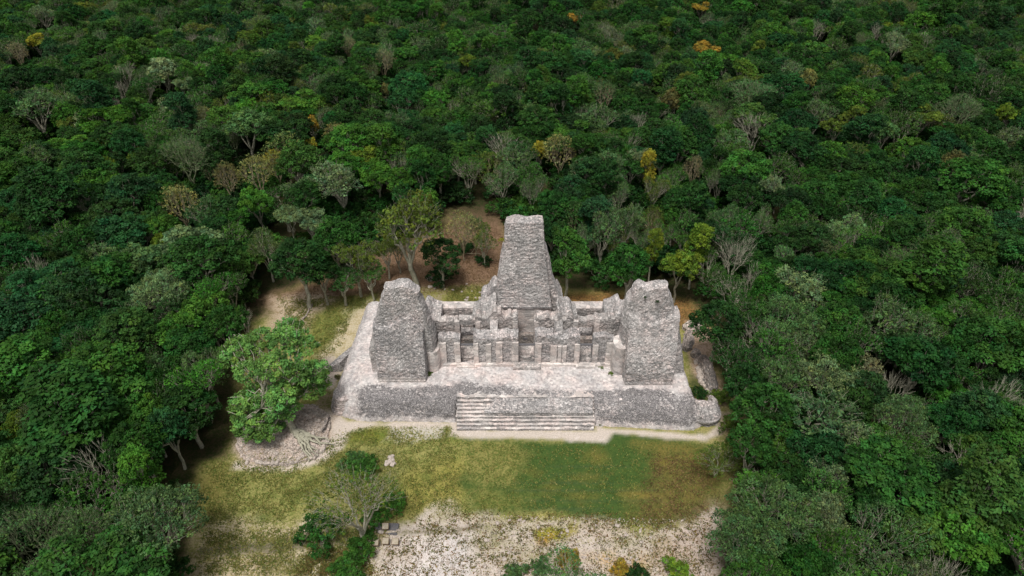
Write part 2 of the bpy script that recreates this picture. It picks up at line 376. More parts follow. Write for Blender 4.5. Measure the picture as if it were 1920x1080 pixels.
    lay([(845, 745), (858, 745), (858, 806), (1118, 808), (1117, 795), (1135, 805), (1150, 803), (1325, 815), (1345, 800), (1350, 775), (1370, 770), (1372, 790), (1350, 815), (1318, 828), (1150, 811), (1135, 828), (845, 818)], sandp, (.5, .44, .40), .35, .4, 1, .42)
    lay([(1285, 600), (1320, 600), (1335, 640), (1340, 700), (1370, 760), (1350, 770), (1300, 720)], (.34, .25, .19), (.22, .16, .10), .45, .8)
    lay([(1295, 700), (1330, 730), (1335, 765), (1310, 765), (1290, 720)], (.09, .09, .03), (.05, .06, .02), .5, .6)
    lay([(1345, 760), (1400, 760), (1410, 820), (1350, 830)], (.26, .20, .12), (.15, .14, .05), .5, 1.5, .8)
    gr = base.mean(1, keepdims=True); base = base * 1.06; gr = spk.mean(1, keepdims=True); spk = spk * 1.1
    F = (np.arange(ny - 1)[:, None] * nx + np.arange(nx - 1)[None, :]).ravel()
    F = np.stack([F, F + 1, F + 1 + nx, F + nx], 1)
    one = np.ones((n, 1))
    m, t, N, L = new_mat('ground_surface')
    ga = N.new('ShaderNodeAttribute'); ga.attribute_name = 'base'; gs = N.new('ShaderNodeAttribute'); gs.attribute_name = 'speck'; gc = N.new('ShaderNodeAttribute'); gc.attribute_name = 'cover'
    co = N.new('ShaderNodeTexCoord').outputs['Object']
    nz = _math(t, 'ADD', _math(t, 'MULTIPLY', _noise(t, co, 3.2, 4, .75), .6), _math(t, 'MULTIPLY', _noise(t, co, .8, 3, .6), .4))
    f = _math(t, 'SUBTRACT', _math(t, 'ADD', nz, _math(t, 'MULTIPLY', gc.outputs['Fac'], .5)), .75)
    f = _ramp(t, f, -.035, .045)
    c = _mix(t, f, ga.outputs['Color'], gs.outputs['Color'])
    c = _mix(t, 1.0, c, _mix(t, _ramp(t, _noise(t, co, 6.5, 3, .8), .3, .7), (.68, .68, .68), (1.3, 1.3, 1.3)), 'MULTIPLY')
    b = N.new('ShaderNodeBsdfPrincipled'); b.inputs['Roughness'].default_value = .95; b.inputs['Specular IOR Level'].default_value = .1; L.new(c, b.inputs['Base Color'])
    bp = N.new('ShaderNodeBump'); bp.inputs['Strength'].default_value = .5; bp.inputs['Distance'].default_value = .12; L.new(nz, bp.inputs['Height']); L.new(bp.outputs[0], b.inputs['Normal'])
    L.new(b.outputs[0], N.new('ShaderNodeOutputMaterial').inputs[0])
    me = mesh_from('ground', np.stack([x, y, z], 1), F, [m], smooth=True, attrs={'base': ('POINT', 'FLOAT_COLOR', np.hstack([base, one])), 'speck': ('POINT', 'FLOAT_COLOR', np.hstack([spk, one])), 'cover': ('POINT', 'FLOAT', cov)})
    return tag(link('ground', me), kind='structure')
ground_sheet()

# ------------------------------------------------------------------ the ruin
T = 3.2
ruin = bpy.data.objects.new('temple_ruin', None); C.objects.link(ruin); ruin.location = (0, 75, 0)
tag(ruin, 'grey limestone temple ruin with three ragged towers on a stepped platform', 'ruin')
inv = Vector((0, -75, 0))
def part(o): o.location = (0, -75, 0); return o      # meshes are drawn in place; the root stands at the ruin's middle

def lerp_tab(z, tab):
    tab = sorted(tab); return np.interp(z, [a for a, _ in tab], [b for _, b in tab])

# platform: battered sides, rounded front corners
PLAT_F = [(-24.6, 67.5), (-24.2, 65.3), (-22.8, 63.9), (-21.5, 63.55), (-7.4, 63.3), (10.9, 62.7), (24.3, 61.75), (25.2, 62.3)]
def plat_fn(U):
    # plan as quad patch: left edge, right edge, front, back
    a, b, k = U[:, 0], U[:, 1], U[:, 2]
    fx = np.array([-24.5, -22.4, -20.5, -7.4, 10.9, 23.6, 24.8]); fy = np.array([66.4, 64.3, 63.55, 63.25, 62.7, 61.75, 62.4])
    tx = np.array([-22.4, -20.9, -19.2, -7.2, 10.4, 22.6, 23.4]); ty = np.array([68.6, 66.6, 65.8, 65.75, 65.6, 65.3, 66.2])
    s = np.linspace(0, 1, 7); s = np.array([0, .05, .10, .37, .74, .96, 1.0])
    bx = np.interp(a, s, fx); by = np.interp(a, s, fy); ux = np.interp(a, s, tx); uy = np.interp(a, s, ty)
    # back line
    bbx = -23.6 + a * 46.6; bby = 87.5 + 0 * a; ubx = -20.9 + a * 43.4; uby = 85.2 + 0 * a
    lowx = bx + (bbx - bx) * b; lowy = by + (bby - by) * b; upx = ux + (ubx - ux) * b; upy = uy + (uby - uy) * b
    kk = k ** 1.25
    x = lowx + (upx - lowx) * kk; y = lowy + (upy - lowy) * kk
    z = -.4 + (T + .4) * np.sin(np.clip(k, 0, 1) * math.pi / 2) ** .9
    y = y + .95 * (1 - kk) * (1 - b) ** 8 * smooth(-7.5, -7.1, x) * smooth(10.9, 10.5, x)
    return np.stack([x, y, z], 1)

def platform():
    U, F = lattice(260, 96, 24); V = plat_fn(U); N = normals(V, F)
    top = smooth(.80, 1.0, U[:, 2])
    amp = (1 - top)
    V += N * (amp * (.16 * fbm(V, .4, 3, 4) + .13 * stones(V, .45, .3, 2) + .09 * fbm(V, 2.0, 2, 6)) + top * .05 * fbm(V, .8, 3, 8))[:, None]
    x, y, z = V.T; n1 = fbm(V * [1, 1, 0], .16, 4, 15); n2 = fbm(V, .5, 3, 19)
    rim = 66.35 + 2.6 * n1 + 1.0 * np.exp(-((x + 12) / 3.5) ** 2) - .6 * smooth(-2, 4, x) * smooth(12, 6, x)
    w_ = smooth(rim - .7, rim + .9, y + .6 * n2)                       # plaster over the terrace, bare rubble down its face
    w_ = np.maximum(w_, .85 * smooth(1.0, .35, z + .5 * n2) * (x < 25))    # the pale footing
    w_ = np.maximum(w_, (.25 + .55 * smooth(-.15, .3, n1 + .4 * n2)) * smooth(-19.5, -21.5, x))
    w_ = np.where((x > -19.5) & (x < -10) & (y < 66.3), np.maximum(w_ - .1, 0), w_)
    w_ = np.where((y > 71.3) & (y < 80) & (x > -11) & (x < 15), .3 * w_, w_)
    return part(link('platform', mesh_from('platform', V, F, [M['platform']], smooth=True, attrs={'wear': ('POINT', 'FLOAT', w_)}), ruin))
platform()

# stairway: seven worn steps, upper flight broken away on one side
st = part(link('stairway', mesh_from('stairway', *(lambda U, F: (box_fn(-7.2, 10.5, 64.6, 65.9, -.3, T - .6)(U), F))(*lattice(8, 2, 2)), [M['rubble_dark']]), ruin))
y_lo, y_hi, ns = 61.95, 65.3, 9
for i in range(ns):
    y0 = y_lo + (y_hi - y_lo) * i / ns; y1 = y_hi + .6; zt = (T - .05) * (i + 1) / ns
    x1 = 10.8 + R.uniform(-.18, .12); x0 = -7.3 + R.uniform(-.06, .16)
    zb = (T - .05) * i / ns - .12
    def tp(x, zt=zt, i=i):
        z = zt + .09 * vnoise(np.stack([x, x * 0, x * 0], 1), .7, 300 + i) + .05 * vnoise(np.stack([x, x * 0, x * 0], 1), 2.6, 340 + i)
        return z
    s = solid('step', box_fn(x0, x1, y0, y1, zb, zt, tp), (18, (y1 - y0), .37), M['rubble_dark'], None, res=.17, rough=.06, big=.08, seed=30 + i, sx=.6, sz=.37, tread=M['plaster'])  # dark risers under pale treads: the riser shadow is put into the colour
    s.parent = st

def fill_fn(U):
    a, b, k = U[:, 0], U[:, 1], U[:, 2]; x = -3.6 + 14.1 * a; y = 63.25 + 2.75 * b
    return np.stack([x, y, 1.4 + k * ((1.95 - 1.4) + (T + .08 - 1.95) * np.sin(b * math.pi / 2) ** .8 * smooth(0, .1, a) * (.93 + .07 * np.sin(x * 1.3)))], 1)
q = solid('rubble_slope', fill_fn, (14, 2.4, .5), M['rubble_dark'], None, res=.15, rough=.10, big=.18, seed=39); q.parent = st

# towers ------------------------------------------------------------
def tower_fn(tabL, tabR, yf, yb, z0, topf, rnd=.36, crown=.35):
    zmax = max(a for a, _ in tabL)
    def fn(U):
        a = U[:, 0] * 2 - 1; b = U[:, 1] * 2 - 1; k = U[:, 2]
        z = z0 + k * (zmax - z0)
        xl = lerp_tab(z, tabL) + .12; xr = lerp_tab(z, tabR) - .12
        f0, f1 = yf; b0, b1 = yb
        yfr = f0 + (f1 - f0) * k; ybk = b0 + (b1 - b0) * k
        a2 = a * np.sqrt(1 - rnd * b * b / 2); b2 = b * np.sqrt(1 - rnd * a * a / 2)
        x = (xl + xr) / 2 + a2 * (xr - xl) / 2; y = (yfr + ybk) / 2 + b2 * (ybk - yfr) / 2
        zz = z0 + k * (topf(x) - z0) + crown * np.where(k > .92, (1 - a * a) * .2 - .3 * np.maximum(abs(a), abs(b)) ** 6, 0) * (k - .92) / .08
        return np.stack([x, y, zz], 1)
    return fn

def tabs(pts, y):
    out = []
    for px, py in pts:
        x, _, z = at_y(px, py, y); out.append((z, x))
    return out

def fix(tab, z0, z1):
    t = sorted(tab); t = [(z0, t[0][1])] + [q for q in t if z0 < q[0] < z1] + [(z1, t[-1][1])]
    return t

# tower near the mound tree
L = fix(tabs([(688, 662), (693, 640), (700, 605), (708, 572), (712, 557), (717, 547)], 70.4), T - .3, 17.0)
Rr = fix(tabs([(826, 689), (823, 666), (816, 630), (808, 604), (795, 565), (788, 552)], 70.4), T - .3, 17.0)
def topl(x): return 16.9 + .2 * np.sin(x * 1.7) - smooth(-13.2, -11.9, x) * .6
tw = part(solid('tower', tower_fn(L, Rr, (69.4, 70.3), (75.2, 72.3), T - .3, topl), (9, 8, 14.5), M['rubble'], ruin, res=.23, rough=.12, big=.30, seed=3, label='ragged corner tower beside the mound tree side of the stairs'))
def ftop(x): return 11.8 + .8 * np.sin(x * .9 + 1) - .9 * smooth(-13, -11.4, x)
fr = solid('stair_front', box_fn(-18.1, -11.45, 67.8, 71.6, T - .2, 12, ftop, round_=.12), (6.7, 3.6, 9), M['rubble_dark'], None, res=.2, rough=.13, big=.22, seed=8)
# lean the projecting stair back against the tower
def lean_mesh(o, y_ref, z_ref, k, back):
    me = o.data; n = len(me.vertices); co = np.empty(n * 3, np.float32); me.vertices.foreach_get('co', co); co = co.reshape(-1, 3)
    f = np.clip((co[:, 2] - z_ref) * k, 0, None); co[:, 1] = np.where(co[:, 1] < back, co[:, 1] + f * np.clip((back - co[:, 1]) / (back - y_ref), 0, 1), co[:, 1])
    me.vertices.foreach_set('co', co.ravel()); me.update()
lean_mesh(fr, 67.8, T + 2.0, .24, 71.6); fr.parent = tw
for k in range(5):      # pale dressed courses low on the projecting stair
    q = solid('course', box_fn(-17.9 + .05 * k, -11.6 - .05 * k, 67.62 + .17 * k, 68.8, T - .1 + .42 * k, T + .3 + .42 * k), (6.5, 1, .4), M['rubble_pale'], None, res=.2, rough=.05, big=.03, seed=60 + k)
    q.parent = tw
q = solid('corner_drum', box_fn(-12.0, -9.75, 69.55, 72.6, T - .1, T + 3.4, round_=.95, taper=.04), (2.2, 3, 3.4), M['plaster'], None, res=.2, rough=.04, big=.06, seed=71, sx=.9, sz=.6); q.parent = tw

# tower near the fallen walls
L = fix(tabs([(1153, 690), (1158, 655), (1164, 620), (1171, 580), (1176, 552), (1184, 548)], 70.4), T - .3, 17.1)
Rr = fix(tabs([(1286, 700), (1283, 650), (1278, 605), (1268, 580), (1261, 557), (1256, 547)], 70.4), T - .3, 17.1)
def topr(x): return 17.0 + .15 * np.sin(x * 1.3) - 1.3 * smooth(16.3, 14.6, x) - .5 * np.exp(-((x - 17.2) / .6) ** 2)
tw = part(solid('tower', tower_fn(L, Rr, (69.2, 70.3), (75.2, 72.3), T - .3, topr), (9, 8, 14.6), M['rubble'], ruin, res=.23, rough=.12, big=.30, seed=13, label='ragged corner tower beside the fallen walls and the forest'))
def ftop(x): return 12.5 + .7 * np.sin(x * .9 + 1)
fr = solid('stair_front', box_fn(14.95, 21.6, 67.25, 71.6, T - .2, 12, ftop, round_=.12), (6.7, 3.6, 9), M['rubble'], None, res=.2, rough=.13, big=.22, seed=18)
lean_mesh(fr, 67.25, T + 2.0, .26, 71.6); fr.parent = tw
for k in range(4):
    q = solid('course', box_fn(15.1 + .05 * k, 21.4 - .05 * k, 67.08 + .17 * k, 68.4, T - .1 + .5 * k, T + .38 + .5 * k), (6.5, 1, .5), M['rubble_pale'] if k % 2 else M['rubble'], None, res=.2, rough=.05, big=.03, seed=90 + k)
    q.parent = tw
q = solid('corner_drum', box_fn(13.5, 15.6, 69.0, 72.2, T - .1, T + 4.6, round_=.95, taper=.05), (2.1, 3, 4.6), M['plaster'], None, res=.2, rough=.05, big=.06, seed=72, sx=.9, sz=.6); q.parent = tw
# dark tufts rooted high on that tower's face and one on the middle tower are added with the plants

# central tower
yc = 79.2
L = fix(tabs([(908, 600), (915, 585), (925, 572), (932, 526), (936, 495), (941, 470), (946, 458), (947, 430), (948, 412)], yc), T - .3, 20.9)
Rr = fix(tabs([(1066, 600), (1061, 582), (1048, 553), (1039, 530), (1034, 500), (1028, 474), (1021, 458), (1020, 430), (1019, 412)], yc), T - .3, 20.9)
def topc(x): return 20.75 + .10 * np.sin(x * 2.2)
def c_fn(U):
    return tower_fn(L, Rr, (yc + .2, yc + 1.35), (83.0, 81.9), T - .3, topc, rnd=.12, crown=.3)(U)
shL = fix(tabs([(929, 572), (934, 530), (939, 490), (944, 452), (945, 430), (947, 412)], yc - .4), T - .3, 20.9)
shR = fix(tabs([(1036, 572), (1031, 530), (1026, 490), (1023, 452), (1022, 430), (1021, 412)], yc - .4), T - .3, 20.9)
ct = part(solid('tower', c_fn, (8, 6, 18.5), M['rubble'], ruin, res=.23, rough=.12, big=.2, seed=23, label='tallest middle tower with a pale plastered foot'))
zc = at_y(960, 573, yc - .3)[2]
q = solid('shaft', lambda U: tower_fn(shL, shR, (yc - .75, yc + .62), (82.6, 81.8), zc, topc, rnd=.06, crown=.15)(U), (7, 4, 13.5), M['rubble'], None, res=.2, rough=.11, big=.14, seed=22); q.parent = ct
q = solid('plastered_foot', box_fn(-2.55, 5.6, yc - .75, yc + 1.0, T - .1, zc - .05), (8, 1.7, 4.2), M['plaster'], None, res=.22, rough=.05, big=.08, seed=24, sx=.9, sz=.55); q.parent = ct
q = solid('cornice', box_fn(-2.6, 5.65, yc - .95, yc + .3, zc - .05, zc + .28), (8, 1.2, .3), M['rubble_dark'], None, res=.2, rough=.06, big=.05, seed=25, sx=.5, sz=.3, bottom=True); q.parent = ct
for (bx0, bx1, by0, by1, z1, sd_) in ((-4.7, -2.0, 80.3, 83.5, 8.7, 26), (-3.6, -2.0, 78.6, 82, 8.2, 27), (5.4, 6.9, 79.2, 84, 8.8, 28), (6.4, 7.6, 79.2, 84.5, 7.9, 29)):
    cx = (bx0 + bx1) / 2; up = 1 if cx < 0 else -1
    def bt(x, z1=z1, cx=cx, up=up): return z1 + up * (x - cx) * 1.1 + .3 * np.sin(x * 4)
    q = solid('broken_flank', box_fn(bx0, bx1, by0, by1, T - .2, z1, bt, round_=.5, taper=.1), (bx1 - bx0, by1 - by0, z1 - T), M['rubble_dark'] if cx < 0 else M['rubble'], None, res=.2, rough=.12, big=.3, seed=sd_)
    q.parent = ct
q = solid('inset_slab', box_fn(2.7, 4.0, yc + .10, yc + .8, 12.2, 14.2), (1.3, .5, 2), M['rubble_pale'], None, res=.25, rough=.03, big=.02, seed=44, sx=.8, sz=.5, bottom=True); q.parent = ct

# three parallel walls between the towers, with doorways in line
def wx(px, y, py=650): return at_y(px, py, y)[0]
DOORS = {'a': (863, 888), 'b': (972, 1002), 'c': (1087, 1110)}
def ragged(seed, base, amp, extra=None):
    def f(x):
        z = base + amp * (vnoise(np.stack([x, x * 0, x * 0], 1), 1.1, seed) + .5 * vnoise(np.stack([x, x * 0, x * 0], 1), 3.1, seed + 1))
        if extra is not None: z = z + extra(x)
        return z
    return f
yF, yM, yR = 71.0, 75.2, 79.3
# front wall
dF = [(wx(a, yF, 660), wx(b, yF, 660)) for a, b in ((863, 888), (972, 1003), (1087, 1111))]
xs = [wx(823, yF, 660), dF[0][0], dF[0][1], dF[1][0], dF[1][1], dF[2][0], dF[2][1], wx(1150, yF, 660)]
ztopF = at_y(900, 637, yF)[2]
fw = part(solid('front_wall', box_fn(xs[0], xs[1], yF + .22, yF + 1.5, T - .1, ztopF, ragged(1, ztopF, .25)), (xs[1] - xs[0], 1.4, 4), M['rubble_dark'], ruin, res=.2, rough=.12, big=.12, seed=51))
for j, (a, b) in enumerate(((xs[2], xs[3]), (xs[4], xs[5]), (xs[6], xs[7]))):
    q = solid('wall_bay', box_fn(a, b, yF + .22, yF + (2.3 if j < 2 else 1.4), T - .1, ztopF, ragged(5 + j, ztopF + .1, .35)), (b - a, 1.6, 4), M['rubble_dark'], None, res=.2, rough=.13, big=.12, seed=52 + j)
    q.parent = fw
def span(p0, p1): return wx(p0, yF, 662), wx(p1, yF, 662)
PIL = [(824, 837), (852, 863), (888, 897), (911, 921), (930, 942), (959, 972), (1003, 1015), (1032, 1044), (1046, 1053), (1054, 1062), (1077, 1087), (1111, 1121), (1136, 1150)]
for j, (p0, p1) in enumerate(PIL):
    a, b = span(p0, p1); hh = (4.0, 3.9, 3.9, 3.8, 4.1, 4.1, 4.0, 3.5, 3.4, 3.5, 3.7, 3.6, 3.9)[j]
    q = solid('pilaster', box_fn(a, b, yF - .03 + .02 * (j % 3), yF + .5, T - .05, T + hh, ragged(70 + j, T + hh, .12)), (b - a, .5, hh), M['plaster'], None, res=.16, rough=.035, big=.03, seed=100 + j, sx=.7, sz=.5)
    q.parent = fw
q = solid('plinth', box_fn(xs[0] + .1, xs[7] - .1, yF - .28, yF + .2, T - .1, T + .42, ragged(91, T + .42, .06)), (24, .5, .5), M['plaster'], None, res=.2, rough=.04, big=.04, seed=120, sx=1.2, sz=.4); q.parent = fw
q = solid('door_step', box_fn(wx(962, 70.4, 684), wx(1014, 70.4, 684), 70.0, 71.1, T - .1, T + .55), (4, 1, .6), M['rubble_pale'], None, res=.16, rough=.04, big=.04, seed=121, sx=1.0, sz=.5); q.parent = fw
q = solid('door_step', box_fn(wx(856, 70.4, 684), wx(893, 70.4, 684), 70.45, 71.0, T - .1, T + .22), (3, .5, .3), M['plaster'], None, res=.2, rough=.03, big=.03, seed=122); q.parent = fw
q = solid('door_step', box_fn(wx(1080, 70.4, 684), wx(1116, 70.4, 684), 70.35, 71.0, T - .1, T + .35), (3, .6, .3), M['plaster'], None, res=.2, rough=.03, big=.03, seed=123); q.parent = fw
for j in range(3):
    a, b = dF[j]
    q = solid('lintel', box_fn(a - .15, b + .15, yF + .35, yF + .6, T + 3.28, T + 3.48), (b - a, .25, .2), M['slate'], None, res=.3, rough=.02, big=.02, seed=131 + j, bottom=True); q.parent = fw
    q = solid('rubble_fill', box_fn(a - .2, b + .2, yF + .9, yF + 3.4, T - .1, T + (1.0, 1.1, .3)[j], lambda x, a=a, b=b, j=j: T + (1.0, 1.1, .3)[j] * (.55 + .6 * abs((x - a) / (b - a) - .5)), round_=.3), (b - a, 2.5, 1.6), M['rubble_pale'], None, res=.2, rough=.14, big=.3, seed=135 + j); q.parent = fw
# middle wall
dM = [(wx(863, yM, 620), wx(891, yM, 620)), (wx(971, yM, 620), wx(1001, yM, 620)), (wx(1084, yM, 620), wx(1113, yM, 620))]
zM = at_y(900, 601, yM)[2]
xm = [wx(818, yM, 620), dM[0][0], dM[0][1], dM[1][0], dM[1][1], dM[2][0], dM[2][1], wx(1160, yM, 620)]
def hump(x): return 1.15 * np.exp(-((x + 2.1) / 1.5) ** 2) + .9 * np.exp(-((x - 6.0) / 1.5) ** 2) + .15
mw = part(solid('middle_wall', box_fn(xm[0], xm[1], yM, yM + 1.5, T - .1, zM, ragged(11, zM - .1, .35, lambda x: .8 * smooth(-10.2, -12.5, x))), (xm[1] - xm[0], 1.5, 4.4), M['rubble_pale'], ruin, res=.2, rough=.12, big=.15, seed=151))
for j, (a, b, tp_) in enumerate(((xm[2], xm[3], 1.75), (xm[4], xm[5], 1.75), (xm[6], xm[7], 1.5))):
    q = solid('wall_bay', box_fn(a, b, yM, yM + tp_, T - .1, zM, ragged(15 + j, zM - .1, .55, hump)), (b - a, 1.6, 4.4), M['rubble_pale'], None, res=.2, rough=.12, big=.15, seed=152 + j)
    q.parent = mw
for j, (a, b) in enumerate(dM):
    if j != 1:
        q = solid('lintel', box_fn(a - .1, b + .1, yM + .15, yM + 1.3, zM - .95, zM + .05, ragged(25 + j, zM, .2)), (b - a, 1.2, .9), M['rubble_pale'], None, res=.2, rough=.08, big=.08, seed=161 + j, bottom=True); q.parent = mw
    q = solid('door_sill', box_fn(a, b, yM + .3, yM + 1.2, T - .1, T + (.9 if j != 1 else 1.6)), (b - a, .9, .8), M['fallen'], None, res=.2, rough=.06, big=.08, seed=171 + j); q.parent = mw
for j, (a, b) in enumerate(dM):
    for e in (a - .75, b + .05):
        q = solid('door_jamb', box_fn(e, e + .7, yM - .12, yM + .4, T - .05, zM - .15, ragged(260 + j, zM - .2, .15)), (.7, .5, 4), M['plaster'], None, res=.2, rough=.04, big=.04, seed=270 + j); q.parent = mw
for j, (e0, e1, z0_, z1_) in enumerate(((-5.6, -2.3, 7.0, 8.9), (6.3, 9.2, 8.8, 7.0))):
    q = solid('rubble_ramp', box_fn(e0, e1, 76.2, 80.6, T - .1, 8, lambda x, e0=e0, e1=e1, z0_=z0_, z1_=z1_: z0_ + (z1_ - z0_) * (x - e0) / (e1 - e0) + .18 * np.sin(x * 4.1) , round_=.3), (3.2, 4.4, 5), M['rubble'], None, res=.2, rough=.18, big=.5, seed=280 + j); q.parent = mw
q = solid('niche_shade', box_fn(1.6, 2.2, yM + .24, yM + .5, T + .9, T + 1.2), (.6, .3, .3), M['slate'], None, res=.3, rough=.0, big=.0, seed=175, bottom=True); q.parent = mw  # dark block painting the shade inside a small square hole
for j, px in enumerate((926, 1047)):     # stubs of the cross walls
    a = wx(px, yF + 2, 645); z1 = ztopF + (.15, .1)[j]
    q = solid('cross_wall', box_fn(a - .55, a + .55, yF + 1.3, yM + .3, T - .1, z1, ragged(200 + j, z1, .35)), (1.1, 3.2, 4.4), M['rubble'], None, res=.22, rough=.14, big=.2, seed=181 + j); q.parent = mw
# rear wall with a pale flat crest
zR = at_y(860, 580, yR)[2]
for j, (p0, p1) in enumerate(((815, 915), (1060, 1150))):
    a, b = wx(p0, yR, 580), wx(p1, yR, 580)
    rw = part(solid('rear_wall', box_fn(a, b, yR, yR + 1.5, T - .1, zR, ragged(31 + j, zR, .06)), (b - a, 1.5, 4.2), M['rubble_pale'], ruin, res=.2, rough=.10, big=.12, seed=190 + j))
    q = solid('crest', box_fn(a, b, yR + .1, yR + 1.7, zR - .04, zR + .16), (b - a, 1.5, .2), M['plaster'], None, res=.25, rough=.02, big=.05, seed=195 + j); q.parent = rw
# shoulders tying towers to the rear wall
for (x0, x1, z1, sd_) in ((-12.4, -9.9, 7.9, 210), (-14.5, -12.0, 7.8, 211), (13.0, 15.4, 8.0, 212), (14.8, 17.0, 7.6, 213)):
    def stp(x, z1=z1, s=-1 if x0 < 0 else 1): return z1 + s * (x - (x0 + x1) / 2) * .55 + .25 * np.sin(x * 3)
    part(solid('tower_shoulder', box_fn(x0, x1, 75.2, 80.6, T - .2, z1, stp, round_=.4, taper=.08), (x1 - x0, 6.5, z1 - T), M['rubble'], ruin, res=.22, rough=.16, big=.4, seed=sd_))
# masses behind the corner towers, and the leaning spur on the mound side
q = part(solid('buttress', box_fn(-19.2, -12.6, 74.5, 83, T - .2, 7.4, lambda x: 7.4 + .3 * np.sin(x), round_=.6, taper=.25), (8, 8, 5), M['rubble'], ruin, res=.3, rough=.14, big=.4, seed=221))
q = part(solid('buttress', box_fn(16, 22.6, 74.5, 83, T - .2, 7.4, lambda x: 7.4 - .25 * (x - 17), round_=.6, taper=.22), (8, 8, 5), M['rubble'], ruin, res=.3, rough=.14, big=.4, seed=222))
def spur_fn(U):
    a, b, k = U[:, 0], U[:, 1], U[:, 2]
    p = np.array(at(603, 699)[:2]); q_ = np.array(at(640, 697)[:2]); r_ = np.array(at(690, 655)[:2]); s_ = np.array(at(655, 662)[:2])
    x = (p[0] * (1 - a) + q_[0] * a) * (1 - b) + (s_[0] * (1 - a) + r_[0] * a) * b
    y = (p[1] * (1 - a) + q_[1] * a) * (1 - b) + (s_[1] * (1 - a) + r_[1] * a) * b
    return np.stack([x, y, -.2 + k * (.5 + 1.4 * a + .7 * b)], 1)
part(solid('side_spur', spur_fn, (3, 4, 1.6), M['rubble_dark'], ruin, res=.22, rough=.08, big=.12, seed=231))
x, y, _ = at(1322, 772, 1.0)
q = part(solid('corner_drum', box_fn(x - 2.3, x + 1.9, y - 1.8, y + 2.0, -.2, 1.6, ragged(400, 1.5, .4), round_=.8, taper=.05), (3.8, 3.6, 1.9), M['rubble'], ruin, res=.14, rough=.24, big=.3, seed=232))
q2 = solid('moulding', box_fn(x - 2.35, x + 2.1, y - 2.0, y + 2.1, .72, 1.05, round_=.95), (3.8, 3.6, .3), M['rubble'], None, res=.2, rough=.05, big=.05, seed=233, bottom=True); q2.parent = q
x, y, _ = at(642, 752, 1.5)
for k in range(4):
    q2 = solid('course', box_fn(x - 1.75 + .16 * k, x + 1.6, y - 1.3 + .16 * k, y + 2.4, -.1 + .62 * k, .5 + .62 * k, round_=.95), (3.4, 3.2, .6), M['rubble_pale'], None, res=.2, rough=.05, big=.06, seed=240 + k); part(q2); q2.parent = ruin

# ------------------------------------------------------------------ fallen walls beside the ruin
def chunk(name, label, pts, h, mat, seed, cat='wall', grp=None, thick=1.6):
    """a broken run of wall along ground points"""
    P = np.array([at(px, py, .3)[:2] for px, py in pts]); o3 = P.mean(0)
    seg = np.concatenate([[0], np.cumsum(np.hypot(*np.diff(P, axis=0).T))]); Ln = seg[-1]
    def fn(U):
        s = U[:, 0] * Ln; cx = np.interp(s, seg, P[:, 0]); cy = np.interp(s, seg, P[:, 1])
        e = .05; dx = np.interp(s + e, seg, P[:, 0]) - np.interp(s - e, seg, P[:, 0]); dy = np.interp(s + e, seg, P[:, 1]) - np.interp(s - e, seg, P[:, 1]); l = np.hypot(dx, dy) + 1e-6
        endr = np.sqrt(np.clip(1 - (2 * U[:, 0] - 1) ** 6, .15, 1)); o = (U[:, 1] - .5) * thick * endr * (1 - .35 * U[:, 2])
        z = -.2 + U[:, 2] * (.2 + np.interp(U[:, 0], np.linspace(0, 1, len(h)), h) * (1 - .3 * (2 * U[:, 1] - 1) ** 2))
        return np.stack([cx - dy / l * o - o3[0], cy + dx / l * o - o3[1], z], 1)
    o = solid(name, fn, (Ln, thick, max(h)), mat, None, res=.14, rough=.38, big=.5, seed=seed, sx=.55, sz=.4)
    o.location = (o3[0], o3[1], 0); return tag(o, label, cat, grp)
chunk('ruined_wall', 'long lumpy wall remnant lying in the dip beside the ruin', [(1312, 668), (1325, 690), (1332, 712), (1338, 735)], (1.0, 1.7, 1.3, 1.1), M['fallen'], 301, thick=2.0)
chunk('ruined_wall', 'short curved wall stub above the rounded platform corner', [(1330, 748), (1337, 760), (1346, 778)], (1.3, 1.5, 1.0), M['rubble_pale'], 302, thick=1.2)
chunk('ruined_wall', 'squat weathered masonry lump tucked behind the corner tower by the forest', [(1284, 655), (1292, 640), (1290, 622)], (.8, 1.3, .9), M['fallen'], 303, thick=1.9)
chunk('ruined_wall', 'pinkish crumbled wall heap at the forest edge behind the ruin', [(1283, 618), (1300, 610), (1316, 616)], (.8, 1.3, .7), M['stone'], 304, thick=2.6)
chunk('ruined_wall', 'small leaning masonry block at the top of the dip beside the ruin', [(1298, 668), (1306, 662), (1312, 664)], (1.0, 1.3, .9), M['fallen'], 305, thick=1.5)
chunk('stone_kerb', 'thin line of stones crossing the bare earth behind the mound tree', [(558, 612), (572, 592), (586, 568)], (.4, .45, .35), M['stone'], 306, cat='kerb', thick=.5)
chunk('stone_kerb', 'ring of kerb stones round the foot of the rubble mound', [(443, 832), (455, 857), (490, 866), (540, 868), (590, 856), (612, 830), (618, 790)], (.32, .25, .3, .24, .3, .35, .4), M['stone'], 307, cat='kerb', thick=.55)
chunk('stone_kerb', 'upright slab line on the rubble mound facing the platform corner', [(604, 812), (612, 800), (618, 782)], (.9, 1.2, .8), M['fallen'], 308, cat='kerb', thick=.5)

